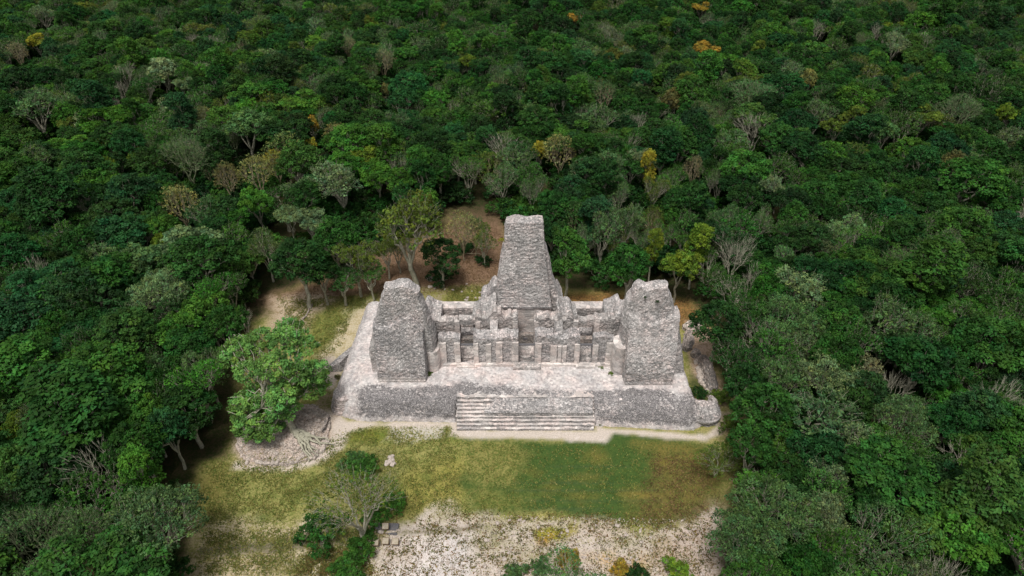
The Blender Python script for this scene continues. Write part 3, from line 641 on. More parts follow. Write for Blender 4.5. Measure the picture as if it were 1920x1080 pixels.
# loose rocks
def rock_mesh(seed, mat):
    U, F = lattice(6, 6, 5, True); V = (U * 2 - 1); V /= (np.linalg.norm(V, axis=1, keepdims=True) ** .75 + 1e-6)
    V = V * (1 + .55 * fbm(V + seed * 7, .9, 3, seed))[:, None] * np.array([1, .75, .55])
    return mesh_from('boulder', V, F, [mat])
rocks = [rock_mesh(k, M['stone']) for k in range(5)]
def put_rock(px, py, s, label, group, z0=None):
    x, y, _ = at(px, py, z0 if z0 is not None else 0)
    z = lumps(np.array([x]), np.array([y]))[0]; 
    o = link('boulder', rocks[R.randint(5)]); o.location = (x, y, z + .15 * s); o.scale = (s, s, s * R.uniform(.7, 1.1)); o.rotation_euler = (R.uniform(-.3, .3), R.uniform(-.3, .3), R.uniform(0, 6.3))
    return tag(o, label, 'rock', group)
put_rock(806, 524, .75, 'large white rock at the foot of the dark drooping tree', None)
put_rock(807, 539, .45, 'smaller white rock on the bare earth below the large white one', None)
for k in range(14):
    put_rock(720 + R.uniform(-6, 20), 865 + R.uniform(-9, 9), R.uniform(.2, .45), 'pale rock in the small heap on the lawn behind the thin tree', 'rocks heaped on the lawn')
for k in range(70):
    put_rock(R.uniform(455, 612), R.uniform(785, 862), R.uniform(.16, .42), 'tan rock scattered over the rubble mound under the big tree', 'rocks strewn over the mound', .6)
for k in range(34):
    t_ = R.uniform(); put_rock(1302 + 34 * t_ + R.uniform(-9, 9), 665 + 85 * t_ + R.uniform(-8, 8), R.uniform(.25, .6), 'broken grey block tumbled along the fallen walls beside the ruin', 'blocks tumbled beside the fallen walls')
for k in range(12):
    put_rock(1322 + R.uniform(-22, 24), 790 + R.uniform(-8, 10), R.uniform(.15, .35), 'small broken block at the foot of the rounded platform corner', 'blocks at the platform corner')
for k in range(16):
    put_rock(R.uniform(815, 905), R.uniform(533, 566), R.uniform(.15, .3), 'small pale rock in the stony grass behind the ruin', 'rocks behind the ruin')

# ------------------------------------------------------------------ trees
def tubes(segs, sides=5):
    """segs: list of (p0, p1, r0, r1)"""
    S = np.array([np.concatenate([a, b, [r0, r1]]) for a, b, r0, r1 in segs]); n = len(S)
    d = S[:, 3:6] - S[:, :3]; d /= np.linalg.norm(d, axis=1, keepdims=True) + 1e-9
    u = np.cross(d, np.where(abs(d[:, 2:3]) > .9, [[1, 0, 0]], [[0, 0, 1]])); u /= np.linalg.norm(u, axis=1, keepdims=True) + 1e-9; v = np.cross(d, u)
    V = np.empty((n, 2, sides, 3))
    for s in range(sides):
        a = 2 * math.pi * s / sides; w_ = math.cos(a) * u + math.sin(a) * v
        V[:, 0, s] = S[:, :3] + w_ * S[:, 6:7]; V[:, 1, s] = S[:, 3:6] + w_ * S[:, 7:8]
    b = np.arange(n)[:, None] * 2 * sides; k = np.arange(sides)[None]; k2 = (k + 1) % sides
    F = np.stack([b + k, b + k2, b + sides + k2, b + sides + k], 2).reshape(-1, 4)
    return V.reshape(-1, 3), F

def wob_line(a, b, n, amp, rs, r0, r1, out):
    a = np.array(a, float); b = np.array(b, float); pts = [a]
    for i in range(1, n):
        t = i / n; pts.append(a * (1 - t) + b * t + rs.normal(0, amp, 3) * [1, 1, .6])
    pts.append(b)
    for i in range(n):
        ra = r0 + (r1 - r0) * i / n; rb = r0 + (r1 - r0) * (i + 1) / n; out.append((pts[i], pts[i + 1], ra, rb))

def skeleton(tips, h0, rs, n_limb=5, r=.28, sag=.5, trunk_lean=.4):
    """branches from a trunk to every tip by clustering the tips twice"""
    segs = []; top = np.array([rs.normal(0, trunk_lean), rs.normal(0, trunk_lean), h0]); wob_line((0, 0, -.5), top, 4, .10, rs, r * 1.25, r * .9, segs)
    ang = np.arctan2(tips[:, 1] - top[1], tips[:, 0] - top[0]) + rs.uniform(0, 6)
    lab = ((ang % (2 * math.pi)) / (2 * math.pi) * n_limb).astype(int) % n_limb
    for g in range(n_limb):
        T_ = tips[lab == g]
        if not len(T_): continue
        c = T_.mean(0); m1 = top * .5 + c * .5 - [0, 0, sag * .5]; wob_line(top - [0, 0, rs.uniform(0, .8)], m1, 3, .16, rs, r * .62, r * .42, segs)
        k = max(1, len(T_) // 6); cen = T_[rs.permutation(len(T_))[:k]]; l2 = np.argmin(((T_[:, None] - cen[None]) ** 2).sum(2), 1)
        for q in range(k):
            S_ = T_[l2 == q]
            if not len(S_): continue
            c2 = S_.mean(0); m2 = m1 * .45 + c2 * .55 - [0, 0, sag * .3]; wob_line(m1, m2, 3, .18, rs, r * .36, r * .2, segs)
            for tp_ in S_: wob_line(m2, tp_, 3, .14, rs, r * .12, r * .035, segs)
    return segs

def dome_tips(rs, lobes, n, up=.0):
    out = []; tot = sum(l[3] ** 2 for l in lobes)
    for (x, y, z, r_, fz) in lobes:
        k = int(n * r_ ** 2 / tot) + 1
        i = np.arange(k) + .5; ph = np.arccos(1 - (1.25 - up) * i / k); th = math.pi * (1 + 5 ** .5) * i + rs.uniform(0, 6)
        rr = r_ * rs.uniform(.78, 1.05, k)
        out.append(np.stack([x + rr * np.cos(th) * np.sin(ph), y + rr * np.sin(th) * np.sin(ph), z + rr * fz * np.cos(ph)], 1))
    P = np.concatenate(out); keep = np.ones(len(P), bool)
    for (x, y, z, r_, fz) in lobes:
        keep &= (((P - [x, y, z]) / [1, 1, fz]) ** 2).sum(1) > (r_ * .70) ** 2
    return P[keep]

def leaves(rs, tips, per, cr, size, flat=.55, droop=.0, ragged_=.25):
    n = len(tips); cnt = per
    cv = rs.uniform(.5, 1.5, n)                                     # each spray its own green
    c = np.repeat(tips, cnt, 0); v = np.repeat(cv, cnt)
    d = rs.normal(0, 1, (len(c), 3)); d /= np.linalg.norm(d, axis=1, keepdims=True); rad = cr * np.repeat(rs.uniform(.7, 1.25, n), cnt) * rs.uniform(.25, 1, len(c)) ** .6
    off = d * rad[:, None] * [1, 1, flat]; off[:, 2] -= droop * (off[:, 0] ** 2 + off[:, 1] ** 2)
    p = c + off
    nn = d * .7 + [0, 0, .9] + rs.normal(0, .55, d.shape); nn /= np.linalg.norm(nn, axis=1, keepdims=True)
    u = np.cross(nn, rs.normal(0, 1, d.shape)); u /= np.linalg.norm(u, axis=1, keepdims=True); w_ = np.cross(nn, u)
    s = size * rs.uniform(.6, 1.5, (len(p), 1)); a, b = u * s, w_ * s * .55
    V = np.stack([p - a, p - b + nn * s * .1, p + a, p + b - nn * s * .1], 1).reshape(-1, 3); F = np.arange(len(V)).reshape(-1, 4)
    vv = np.clip(v * rs.uniform(.75, 1.25, len(p)), .4, 1.9)
    hue = rs.normal(0, .06, len(p)) + np.repeat(rs.normal(0, .07, n), cnt)
    col = np.stack([vv * (1 + hue * 1.3), vv, vv * (1 - hue), np.ones_like(vv)], 1)
    return V, F, col

VAR = {}      # kind -> list of dict(crown=mesh, trunk=mesh, both=mesh, w=width, h=height, zc=crown centre)
def build_variant(kind, seed):
    rs = np.random.RandomState(seed * 31 + 5); lobes = []; per, cr, size, flat, droop = 78, .72, .165, .6, 0
    bark = M['bark']; nl = 5; r = .26; twigs = None
    if kind == 'round':
        n = 130; h0 = 3.6
        for k in range(6):
            a = k * 1.05 + rs.uniform(-.4, .4); d = rs.uniform(1.2, 2.5); lobes.append((d * math.cos(a), d * math.sin(a), 7.2 + rs.uniform(-.9, 1.0), rs.uniform(1.6, 2.4), .85))
        lobes.append((0, 0, 8.4, 2.5, .85))
    elif kind == 'spread':                     # flat layered crown
        n = 115; h0 = 4.2; flat = .38
        for k in range(8):
            a = k * .8 + rs.uniform(-.4, .4); d = rs.uniform(1.6, 3.9); lobes.append((d * math.cos(a), d * math.sin(a), 8.6 + rs.uniform(-1.3, .8), rs.uniform(1.3, 2.1), .42))
    elif kind == 'loose':                      # sparse crown with pale limbs showing
        n = 120; h0 = 3.2; per, cr, size = 34, .62, .15; flat = .65; r = .3; nl = 6
        for k in range(7):
            a = k * .95 + rs.uniform(-.5, .5); d = rs.uniform(1.2, 3.4); lobes.append((d * math.cos(a), d * math.sin(a), 7.6 + rs.uniform(-1.4, 1.2), rs.uniform(1.4, 2.2), .75))
    elif kind == 'tall':
        n = 120; h0 = 5
        for k in range(6):
            a = k * 1.1; d = rs.uniform(.5, 1.5); lobes.append((d * math.cos(a), d * math.sin(a), 6.2 + k * .9, rs.uniform(1.4, 2.1), .95))
    elif kind == 'frond':                      # big soft leaf sprays, drooping
        n = 70; h0 = 4; per, cr, size, flat, droop = 110, .95, .19, .40, .22
        for k in range(6):
            a = k * 1.05 + rs.uniform(-.4, .4); d = rs.uniform(1.2, 2.9); lobes.append((d * math.cos(a), d * math.sin(a), 7.6 + rs.uniform(-.9, 1.0), rs.uniform(1.6, 2.4), .8))
    elif kind == 'bare':                       # leafless spreading
        n = 230; h0 = 3.0; per, cr, size = 11, .5, .11; r = .20; nl = 6; bark = M['bark_grey']
        for k in range(6):
            a = k * 1.05 + rs.uniform(-.4, .4); d = rs.uniform(.8, 2.8); lobes.append((d * math.cos(a), d * math.sin(a), 7.4 + rs.uniform(-1, 1.2), rs.uniform(1.7, 2.5), .85))
    elif kind == 'dead':                       # bleached, leafless
        n = 120; h0 = 3.0; per = 0; r = .22; nl = 5
        for k in range(5):
            a = k * 1.25 + rs.uniform(-.4, .4); d = rs.uniform(.8, 2.6); lobes.append((d * math.cos(a), d * math.sin(a), 7.4 + rs.uniform(-1, 1.2), rs.uniform(1.6, 2.3), 1.0))
    elif kind == 'brush':                      # upright fan of twigs, misted with small leaves
        n = 190; h0 = 2.2; per, cr, size = 14, .5, .12; r = .18; nl = 8
        lobes = [(0, 0, 6.2, 3.6, 1.0), (1.2, .4, 6.6, 3.0, 1.0)]
    elif kind == 'shrub':
        n = 75; h0 = .4; per, cr, size = 44, .38, .11; r = .1
        for k in range(16):
            a = k * 1.25 + rs.uniform(-.5, .5); d = rs.uniform(.2, 2.3); lobes.append((d * math.cos(a), d * math.sin(a), 1.5 - .35 * d + rs.uniform(-.3, .35), rs.uniform(.4, .8), .8))
    elif kind == 'wide':                       # very broad crown, small leaves, crooked pale limbs
        n = 380; h0 = 3.6; per, cr, size = 34, .62, .14; r = .34; nl = 8; flat = .6
        for k in range(16):
            a = k * 2.4 + rs.uniform(-.3, .3); d = 5.4 * math.sqrt((k + .5) / 16); lobes.append((d * math.cos(a), d * math.sin(a), 9.2 - .28 * d + rs.uniform(-1.2, .8), rs.uniform(1.4, 2.3), .75))
    elif kind == 'open':                       # long forking limbs, hardly any leaves
        n = 130; h0 = 1.5; per, cr, size = 12, .6, .12; r = .22; nl = 6
        for k in range(6):
            a = k * 1.05 + rs.uniform(-.3, .3); d = rs.uniform(2.4, 3.6); lobes.append((d * math.cos(a), d * math.sin(a), 6.6 + rs.uniform(-2.2, 1.6), rs.uniform(1.0, 1.6), 1.1))
        lobes.append((0, 0, 8.4, 1.4, 1.0))
    elif kind == 'sparse':                     # pale branches with a thin mist of leaves
        n = 240; h0 = 2.4; per, cr, size = 17, .5, .115; r = .22; nl = 6
        for k in range(8):
            a = k * .8 + rs.uniform(-.4, .4); d = rs.uniform(1.0, 3.6); lobes.append((d * math.cos(a), d * math.sin(a), 6.8 + rs.uniform(-1.6, 1.4), rs.uniform(1.3, 2.1), .9))
    tips = dome_tips(rs, lobes, n)
    if kind == 'brush': tips = tips[tips[:, 2] > 5.2]
    segs = skeleton(tips, h0, rs, nl, r, sag=(.2 if kind in ('brush',) else .6))
    if kind in ('bare', 'dead', 'loose', 'open'):              # finer twigs past the tips
        c0 = tips.mean(0) - [0, 0, 3]
        for tp_ in tips:
            for q in range(3 if kind in ('bare', 'dead') else 2):
                d = tp_ - c0; d /= np.linalg.norm(d); e = tp_ + (d + rs.normal(0, .6, 3)) * rs.uniform(.25, .6)
                segs.append((tp_ - d * .5, e, min(r * .07, .015), .006))
    tV, tF = tubes(segs, 5 if kind not in ('brush', 'bare', 'dead') else 4)
    d = dict(kind=kind)
    d['trunk'] = mesh_from('trunk', tV, tF, [M['bark_tan'] if kind == 'brush' else bark], smooth=True)
    if per:
        lV, lF, col = leaves(rs, tips, per, cr, size, flat, droop)
        d['crown'] = mesh_from('crown', lV, lF, [M['leaf']], attrs={'var': ('FACE', 'FLOAT_COLOR', col)})
        bV = np.concatenate([lV, tV]); bF = np.concatenate([lF, tF + len(lV)]); ci = np.concatenate([col, np.ones((len(tF), 4))])
        d['both'] = mesh_from('tree', bV, bF, [M['leaf'], M['bark_tan'] if kind == 'brush' else bark], mat_index=np.r_[np.zeros(len(lF)), np.ones(len(tF))], attrs={'var': ('FACE', 'FLOAT_COLOR', ci)})
    else:
        d['crown'] = None; d['both'] = d['trunk']
    q = np.percentile(tips, [3, 97], 0); d['w'] = ((q[1] - q[0])[0] + (q[1] - q[0])[1]) / 2 + 2 * cr * .6; d['h'] = tips[:, 2].max() + .5; d['zc'] = tips[:, 2].mean()
    VAR.setdefault(kind, []).append(d)
for kind, n in (('round', 5), ('spread', 3), ('loose', 5), ('tall', 2), ('frond', 3), ('bare', 3), ('dead', 2), ('wide', 3), ('open', 1), ('sparse', 3), ('brush', 3), ('shrub', 3)):
    for k in range(n): build_variant(kind, k + 1 + 10 * len(VAR))

TINT = {
    'dark green': (.018, .062, .012), 'deep green': (.026, .090, .014), 'mid green': (.044, .128, .018), 'bright green': (.058, .165, .020), 'olive': (.088, .138, .020),
    'lime green': (.120, .190, .020), 'grey green': (.070, .142, .042), 'silvery green': (.130, .200, .080), 'bluish green': (.022, .082, .022),
    'pale frosted': (.25, .31, .15), 'yellow': (.27, .26, .030), 'orange': (.28, .20, .030), 'golden tan': (.22, .23, .070), 'tan': (.20, .21, .10), 'rusty': (.12, .12, .040),
}
TREES = []      # dicts: x, y, kind, tint, diam, label, feature(bool)
def jit(c, s=.12): return tuple(float(max(.004, v * (1 + R.normal(0, s * .6)) * f)) for v, f in zip(c, [1 + R.normal(0, s)] * 3))

def feat(px, py, kind, tint, wpx, label, name='tree', hscale=1.0, zc=None):
    vs = VAR[kind]; vi = R.randint(len(vs)); v = vs[vi]
    z = 7.5 if zc is None else zc
    for _ in range(4):
        x, y, _z = at(px, py, z); t = seen_at(x, y, z)[2]; diam = wpx / FPX * t; s = diam / v['w']
        sz = s * .4 + .6 if kind != 'shrub' else s
        sz *= hscale * (1.12 if kind != 'shrub' else 1); z = v['zc'] * sz if zc is None else zc
    TREES.append(dict(x=x, y=y, v=v, s=s, sz=sz, tint=tint, label=label, feature=True, diam=diam, name=name, rot=R.uniform(0, 6.28)))

F_ = feat
F_(305, 130, 'round', 'pale frosted', 50, 'pale frosted round tree standing out high in the dark forest')
F_(346, 158, 'spread', 'silvery green', 36, 'small whitish tree just in front of the pale frosted round one')
F_(68, 192, 'loose', 'grey green', 78, 'broad soft grey-green dome tree high in the forest corner')
F_(235, 132, 'dead', 'tan', 36, 'slim white leafless tree beside the pale frosted round one', 'bare_tree')
F_(226, 166, 'dead', 'tan', 28, 'low pinkish bare umbrella tree under the slim white leafless one', 'bare_tree')
F_(27, 88, 'brush', 'tan', 34, 'tan twiggy tree near the frame edge below the olive-yellow one', 'bare_tree')
F_(65, 70, 'spread', 'yellow', 32, 'olive-yellow flowering tree high at the frame edge')
F_(78, 18, 'loose', 'silvery green', 42, 'pale grey tree at the very top corner of the forest')
F_(386, 216, 'brush', 'golden tan', 30, 'thin tan twiggy tree amid the yellow speckled trees')
F_(300, 226, 'brush', 'grey green', 30, 'narrow pale stemmed tree far behind the grey upright bare one')
F_(216, 195, 'dead', 'tan', 26, 'tiny pale bare tree in front of the low umbrella one', 'bare_tree')
F_(165, 230, 'loose', 'pale frosted', 44, 'loose frosted tree with spattered white leaves')
F_(462, 228, 'round', 'grey green', 82, 'large smooth grey-green dome behind the yellow topped trees')
F_(350, 284, 'bare', 'grey green', 84, 'big grey upright bare tree surrounded by dark green', 'bare_tree')
F_(476, 312, 'brush', 'golden tan', 62, 'wide tan brushy tree beside the bright yellow topped one')
F_(516, 300, 'brush', 'yellow', 44, 'bright yellow topped tree with tan stems')
F_(424, 325, 'brush', 'rusty', 50, 'rusty tan brushy tree beside the wide tan one')
F_(390, 312, 'brush', 'grey green', 30, 'pale green brushy tree at the outer end of the tan row')
F_(626, 248, 'brush', 'golden tan', 42, 'dome of golden tan twigs behind the white-limbed tree')
F_(586, 230, 'round', 'orange', 22, 'small orange flowering tree behind the golden tan twig dome')
F_(580, 268, 'spread', 'yellow', 26, 'small yellow-orange tree below the small orange one')
F_(205, 310, 'round', 'lime green', 26, 'small lime tree deep in the dark forest slope')
F_(255, 293, 'spread', 'lime green', 34, 'flat lime crown near the big grey upright bare tree')
F_(185, 275, 'round', 'lime green', 30, 'pale lime tuft tree above the small lime one')
F_(632, 335, 'loose', 'silvery green', 84, 'tall silvery tree with white forking limbs behind the clearing')
F_(686, 288, 'spread', 'lime green', 48, 'flat yellow-green umbrella tree behind the tall white-limbed one')
F_(705, 320, 'frond', 'bright green', 60, 'vivid green leafy tree beside the yellow-green umbrella tree')
F_(1052, 276, 'brush', 'golden tan', 66, 'large golden fan-shaped tree behind the middle tower')
F_(1011, 280, 'round', 'yellow', 30, 'yellow flowering tree touching the golden fan-shaped one')
F_(1216, 308, 'tall', 'yellow', 28, 'narrow yellow-leaved tree between the golden fan tree and bare limbs')
F_(1327, 92, 'spread', 'orange', 44, 'vivid orange umbrella tree high in the forest')
F_(1315, 16, 'spread', 'orange', 32, 'dull orange tree at the top edge of the forest')
F_(1077, 32, 'spread', 'orange', 26, 'small orange tree near the top edge behind the golden fan tree')
F_(722, 168, 'round', 'rusty', 22, 'small brownish orange tree far behind the clearing')
F_(770, 70, 'spread', 'yellow', 18, 'tiny yellow crown in the distant forest')
F_(878, 112, 'spread', 'lime green', 32, 'small lime crown in the distant forest centre')
F_(1128, 150, 'spread', 'orange', 18, 'tiny orange crown above the pale brushy tree')
F_(1535, 54, 'dead', 'tan', 30, 'distant white bare tree high above the silver globe tree', 'bare_tree')
F_(1643, 60, 'dead', 'tan', 26, 'distant tan bare tree next to a pale umbrella crown', 'bare_tree')
F_(1682, 82, 'loose', 'silvery green', 44, 'distant pale umbrella tree below the tan bare one')
F_(1516, 148, 'round', 'golden tan', 30, 'small dull yellow round tree in the high forest')
F_(1415, 232, 'dead', 'tan', 68, 'white bare tree with twin forks in the upper forest', 'bare_tree')
F_(1300, 308, 'brush', 'tan', 36, 'tan bare brush tree behind the forest-side tower')
F_(1132, 168, 'brush', 'grey green', 50, 'pale grey brushy dome far behind the golden fan tree')
F_(1196, 226, 'dead', 'tan', 38, 'gnarly white bare tree behind the narrow yellow one', 'bare_tree')
F_(1262, 186, 'round', 'rusty', 40, 'olive-brown round tree beyond the gnarly white one')
F_(720, 108, 'brush', 'tan', 44, 'tan twig-dome tree in the distance behind the clearing')
F_(651, 80, 'brush', 'tan', 30, 'small straw coloured tree in the distant forest')
F_(1008, 42, 'brush', 'tan', 22, 'pale straw tree near the top edge of the forest')
F_(1568, 232, 'spread', 'olive', 46, 'olive umbrella tree with visible stems in the upper forest')
F_(1538, 205, 'loose', 'grey green', 52, 'grey-green stemmed tree above the olive umbrella one')
F_(1600, 208, 'spread', 'olive', 38, 'flat olive crown next to the grey-green stemmed tree')
F_(1660, 244, 'round', 'grey green', 40, 'small pale round tree beyond the olive umbrella tree')
F_(1735, 215, 'spread', 'olive', 60, 'yellowish olive layered tree high on the forest slope')
F_(1790, 302, 'round', 'rusty', 50, 'brownish olive tree on the outer forest slope')
F_(1888, 212, 'frond', 'lime green', 46, 'bright lime crown at the outer frame edge')
F_(1440, 345, 'loose', 'silvery green', 62, 'silvery branched tree behind the silver globe tree')
F_(1385, 468, 'dead', 'tan', 62, 'silver leafless globe tree on a slender white stem', 'bare_tree', 1.15)
F_(1412, 518, 'dead', 'tan', 48, 'dead white branches standing below the silver globe tree', 'bare_tree')
F_(1506, 530, 'loose', 'silvery green', 96, 'silver-leaved sparse tree beside the dead white branches')
F_(1480, 590, 'wide', 'grey green', 110, 'grey-green sparse tree spreading behind the ruined walls')
F_(1350, 600, 'round', 'dark green', 90, 'dark round tree overhanging the crumbled wall heap')
F_(1385, 660, 'loose', 'dark green', 90, 'dark tree hanging over the dip beside the ruin')
F_(770, 405, 'loose', 'olive', 110, 'tall forked tree with tan stems on the bare earth behind the ruin', 'tree', 1.35)
F_(866, 418, 'brush', 'golden tan', 60, 'tan forked brush tree on the bare earth beside the middle tower')
F_(890, 425, 'brush', 'grey green', 36, 'small pale twiggy tree at the back of the bare earth')
F_(665, 475, 'loose', 'olive', 74, 'olive open-crowned tree at the back of the bare earth')
F_(722, 462, 'loose', 'olive', 44, 'slender small tree between the forked and olive trees', 'tree', .9)
F_(826, 470, 'round', 'dark green', 72, 'dark drooping leafy tree on the bare earth behind the ruin', 'tree', .85)
F_(795, 372, 'frond', 'bright green', 50, 'vivid green tree rising behind the tall forked one')
F_(560, 480, 'round', 'dark green', 95, 'dense dark tree at the back edge of the clearing')
F_(625, 440, 'round', 'deep green', 80, 'deep green tree behind the olive open-crowned one')
F_(1132, 425, 'loose', 'grey green', 62, 'white-limbed gnarled tree behind the low rear wall', 'tree', 1.1)
F_(1176, 402, 'loose', 'grey green', 66, 'pale fan-limbed tree behind the forest-side tower gap', 'tree', 1.1)
F_(1078, 400, 'brush', 'grey green', 44, 'tan stemmed tree right behind the middle tower', 'tree', 1.1)
F_(1222, 405, 'brush', 'olive', 42, 'upright tan fan tree beyond the forest-side tower')
F_(1226, 462, 'tall', 'lime green', 32, 'thin yellow-green tree above the forest-side tower')
F_(1277, 488, 'frond', 'lime green', 66, 'lime green leafy tree over the forest-side tower')
F_(1308, 455, 'tall', 'lime green', 44, 'taller lime tree behind the leafy lime one')
F_(1070, 470, 'tall', 'mid green', 60, 'mid green tree hung with vines beside the middle tower')
F_(1180, 490, 'round', 'deep green', 80, 'deep green bushy tree behind the low rear wall')
F_(455, 592, 'dead', 'tan', 36, 'small bleached bare tree behind the mound tree', 'bare_tree', .8)
F_(302, 538, 'wide', 'silvery green', 112, 'silvery layered tree in the forest beyond the clearing')
F_(362, 448, 'spread', 'silvery green', 96, 'broad silver-topped tree behind the silvery layered one')
F_(268, 478, 'spread', 'grey green', 80, 'grey layered tree next to the broad silver-topped one')
F_(582, 408, 'spread', 'silvery green', 62, 'whitish layered tree in front of the white-limbed one')
F_(540, 400, 'spread', 'silvery green', 48, 'smaller whitish tree beside the whitish layered one')
F_(302, 415, 'frond', 'bright green', 52, 'vivid green dome tree beyond the silver-topped one')
F_(305, 455, 'round', 'lime green', 34, 'small yellow-green tree under the vivid dome')
F_(480, 375, 'frond', 'bright green', 60, 'green feathery tree between the silver ones and the tan row')
F_(335, 370, 'brush', 'golden tan', 66, 'straw coloured twiggy tree beyond the vivid green dome')
F_(272, 605, 'loose', 'grey green', 60, 'crooked tree with a bare pale fork in the dark forest')
F_(330, 615, 'frond', 'bright green', 75, 'fresh green leafy tree beside the crooked forked one')
F_(385, 570, 'frond', 'bright green', 80, 'large fresh green tree behind the bleached bare one')
F_(420, 600, 'round', 'deep green', 80, 'dense green tree hugging the back of the mound tree')
F_(310, 680, 'loose', 'grey green', 55, 'small tree with a white wavy trunk below the fresh green one')
F_(385, 680, 'loose', 'grey green', 72, 'grey tree with white twisted limbs near the mound tree')
F_(22, 795, 'frond', 'lime green', 50, 'lime tree against the frame edge below mid height')
F_(97, 862, 'shrub', 'yellow', 30, 'tiny yellow flowering crown in the dark forest', 'tree', 1, 6)
F_(275, 775, 'frond', 'bright green', 70, 'vivid feathery tree in the dark forest near the clearing')
F_(262, 880, 'tall', 'bright green', 60, 'pointed green tree over the dark forest corner')
F_(55, 985, 'bare', 'grey green', 115, 'big grey bare tree in the lower forest corner', 'bare_tree')
F_(140, 1000, 'bare', 'grey green', 105, 'grey bare tree between the corner one and the broad crooked-limbed one', 'bare_tree')
F_(85, 1070, 'bare', 'grey green', 120, 'grey bare tree cut by the bottom edge in the forest corner', 'bare_tree')
F_(275, 985, 'wide', 'grey green', 190, 'broad grey-green tree with crooked pale limbs beside the clearing')
F_(340, 930, 'bare', 'grey green', 30, 'slim leaning bare tree behind the broad crooked-limbed one', 'bare_tree')
F_(1550, 885, 'loose', 'silvery green', 74, 'silver-green tree on pale stems deep in the nearer forest')
F_(1620, 840, 'loose', 'silvery green', 80, 'tree with looping white limbs beside the silver-green one')
F_(1398, 1005, 'wide', 'grey green', 120, 'grey-green tree whose crown hides the end of the gravel')
F_(1420, 1075, 'wide', 'mid green', 120, 'green tree with pale limbs where gravel and forest meet the bottom edge')
F_(1400, 715, 'round', 'dark green', 80, 'dark leafy tree pressed against the dip beside the ruin')
F_(1415, 830, 'round', 'deep green', 80, 'deep green tree over the trodden platform corner')
F_(1455, 955, 'wide', 'grey green', 150, 'large grey-green tree leaning over the lawn edge')
F_(1545, 960, 'wide', 'silvery green', 100, 'pale-leaved tree behind the large lawn-edge one')
F_(1650, 1000, 'sparse', 'grey green', 130, 'finely twigged grey tree in the nearer forest')
F_(1560, 700, 'wide', 'silvery green', 110, 'silver cauliflower-crowned tree on the forest side of the ruin')
F_(1615, 690, 'brush', 'tan', 70, 'tan bare-topped tree behind the silver cauliflower one')
F_(1470, 700, 'loose', 'grey green', 90, 'grey tree between the dip and the silver cauliflower one')
F_(1660, 590, 'loose', 'grey green', 90, 'open limbed tree over a black forest gap')
F_(1755, 670, 'loose', 'grey green', 70, 'pale forked tree rising out of the black forest gap')
F_(1440, 765, 'round', 'deep green', 110, 'dark full rounded tree beyond the platform corner')
F_(1700, 780, 'wide', 'grey green', 110, 'tree with sweeping pale limbs far from the ruin')
F_(1860, 920, 'wide', 'mid green', 130, 'green tree with a forked white trunk at the outer frame edge')
F_(1830, 1000, 'frond', 'bright green', 120, 'bright feathery tree in the nearer forest corner')
F_(1350, 855, 'sparse', 'olive', 80, 'thin olive shrubby tree leaning over the brown lawn', 'tree', .55)
for px, py, ti, w_, lb in ((1100, 445, 'grey green', 40, 'slim pale-stemmed tree closest behind the low rear wall'), (1155, 455, 'olive', 40, 'pale-stemmed olive tree behind the middle of the low rear wall'), (1200, 440, 'grey green', 44, 'pale forked tree between the lime ones and the fan-limbed one'),
                            (1250, 430, 'mid green', 44, 'fine-branched green tree behind the leafy lime one'), (1160, 360, 'grey green', 46, 'misty branched tree further behind the fan-limbed one'), (1230, 350, 'olive', 44, 'misty olive tree further behind the upright fan tree'),
                            (940, 330, 'grey green', 60, 'grey branched tree far behind the middle tower'), (880, 310, 'mid green', 70, 'dark-twigged wide tree far behind the bare earth'), (1000, 350, 'grey green', 50, 'grey twiggy tree in line behind the middle tower'),
                            (1350, 330, 'grey green', 50, 'white-stemmed tree before the twin-forked white one'), (1430, 410, 'grey green', 50, 'stemmed grey tree above the silver globe one')):
    F_(px, py, 'sparse', ti, w_, lb)
F_(694, 508, 'loose', 'mid green', 50, 'low open tree at the edge of the brown earth beyond the corner tower', 'tree', .8)
F_(602, 505, 'round', 'dark green', 64, 'dark tree drooping over the pale bare slope behind the mound tree', 'tree', .85)
F_(908, 442, 'sparse', 'olive', 46, 'thin olive tree between the brush tree and the middle tower')
F_(745, 458, 'sparse', 'olive', 46, 'misty olive tree among the stems on the brown earth', 'tree', .9)
F_(640, 520, 'loose', 'deep green', 56, 'short green tree where the brown earth meets the grassy slope', 'tree', .7)
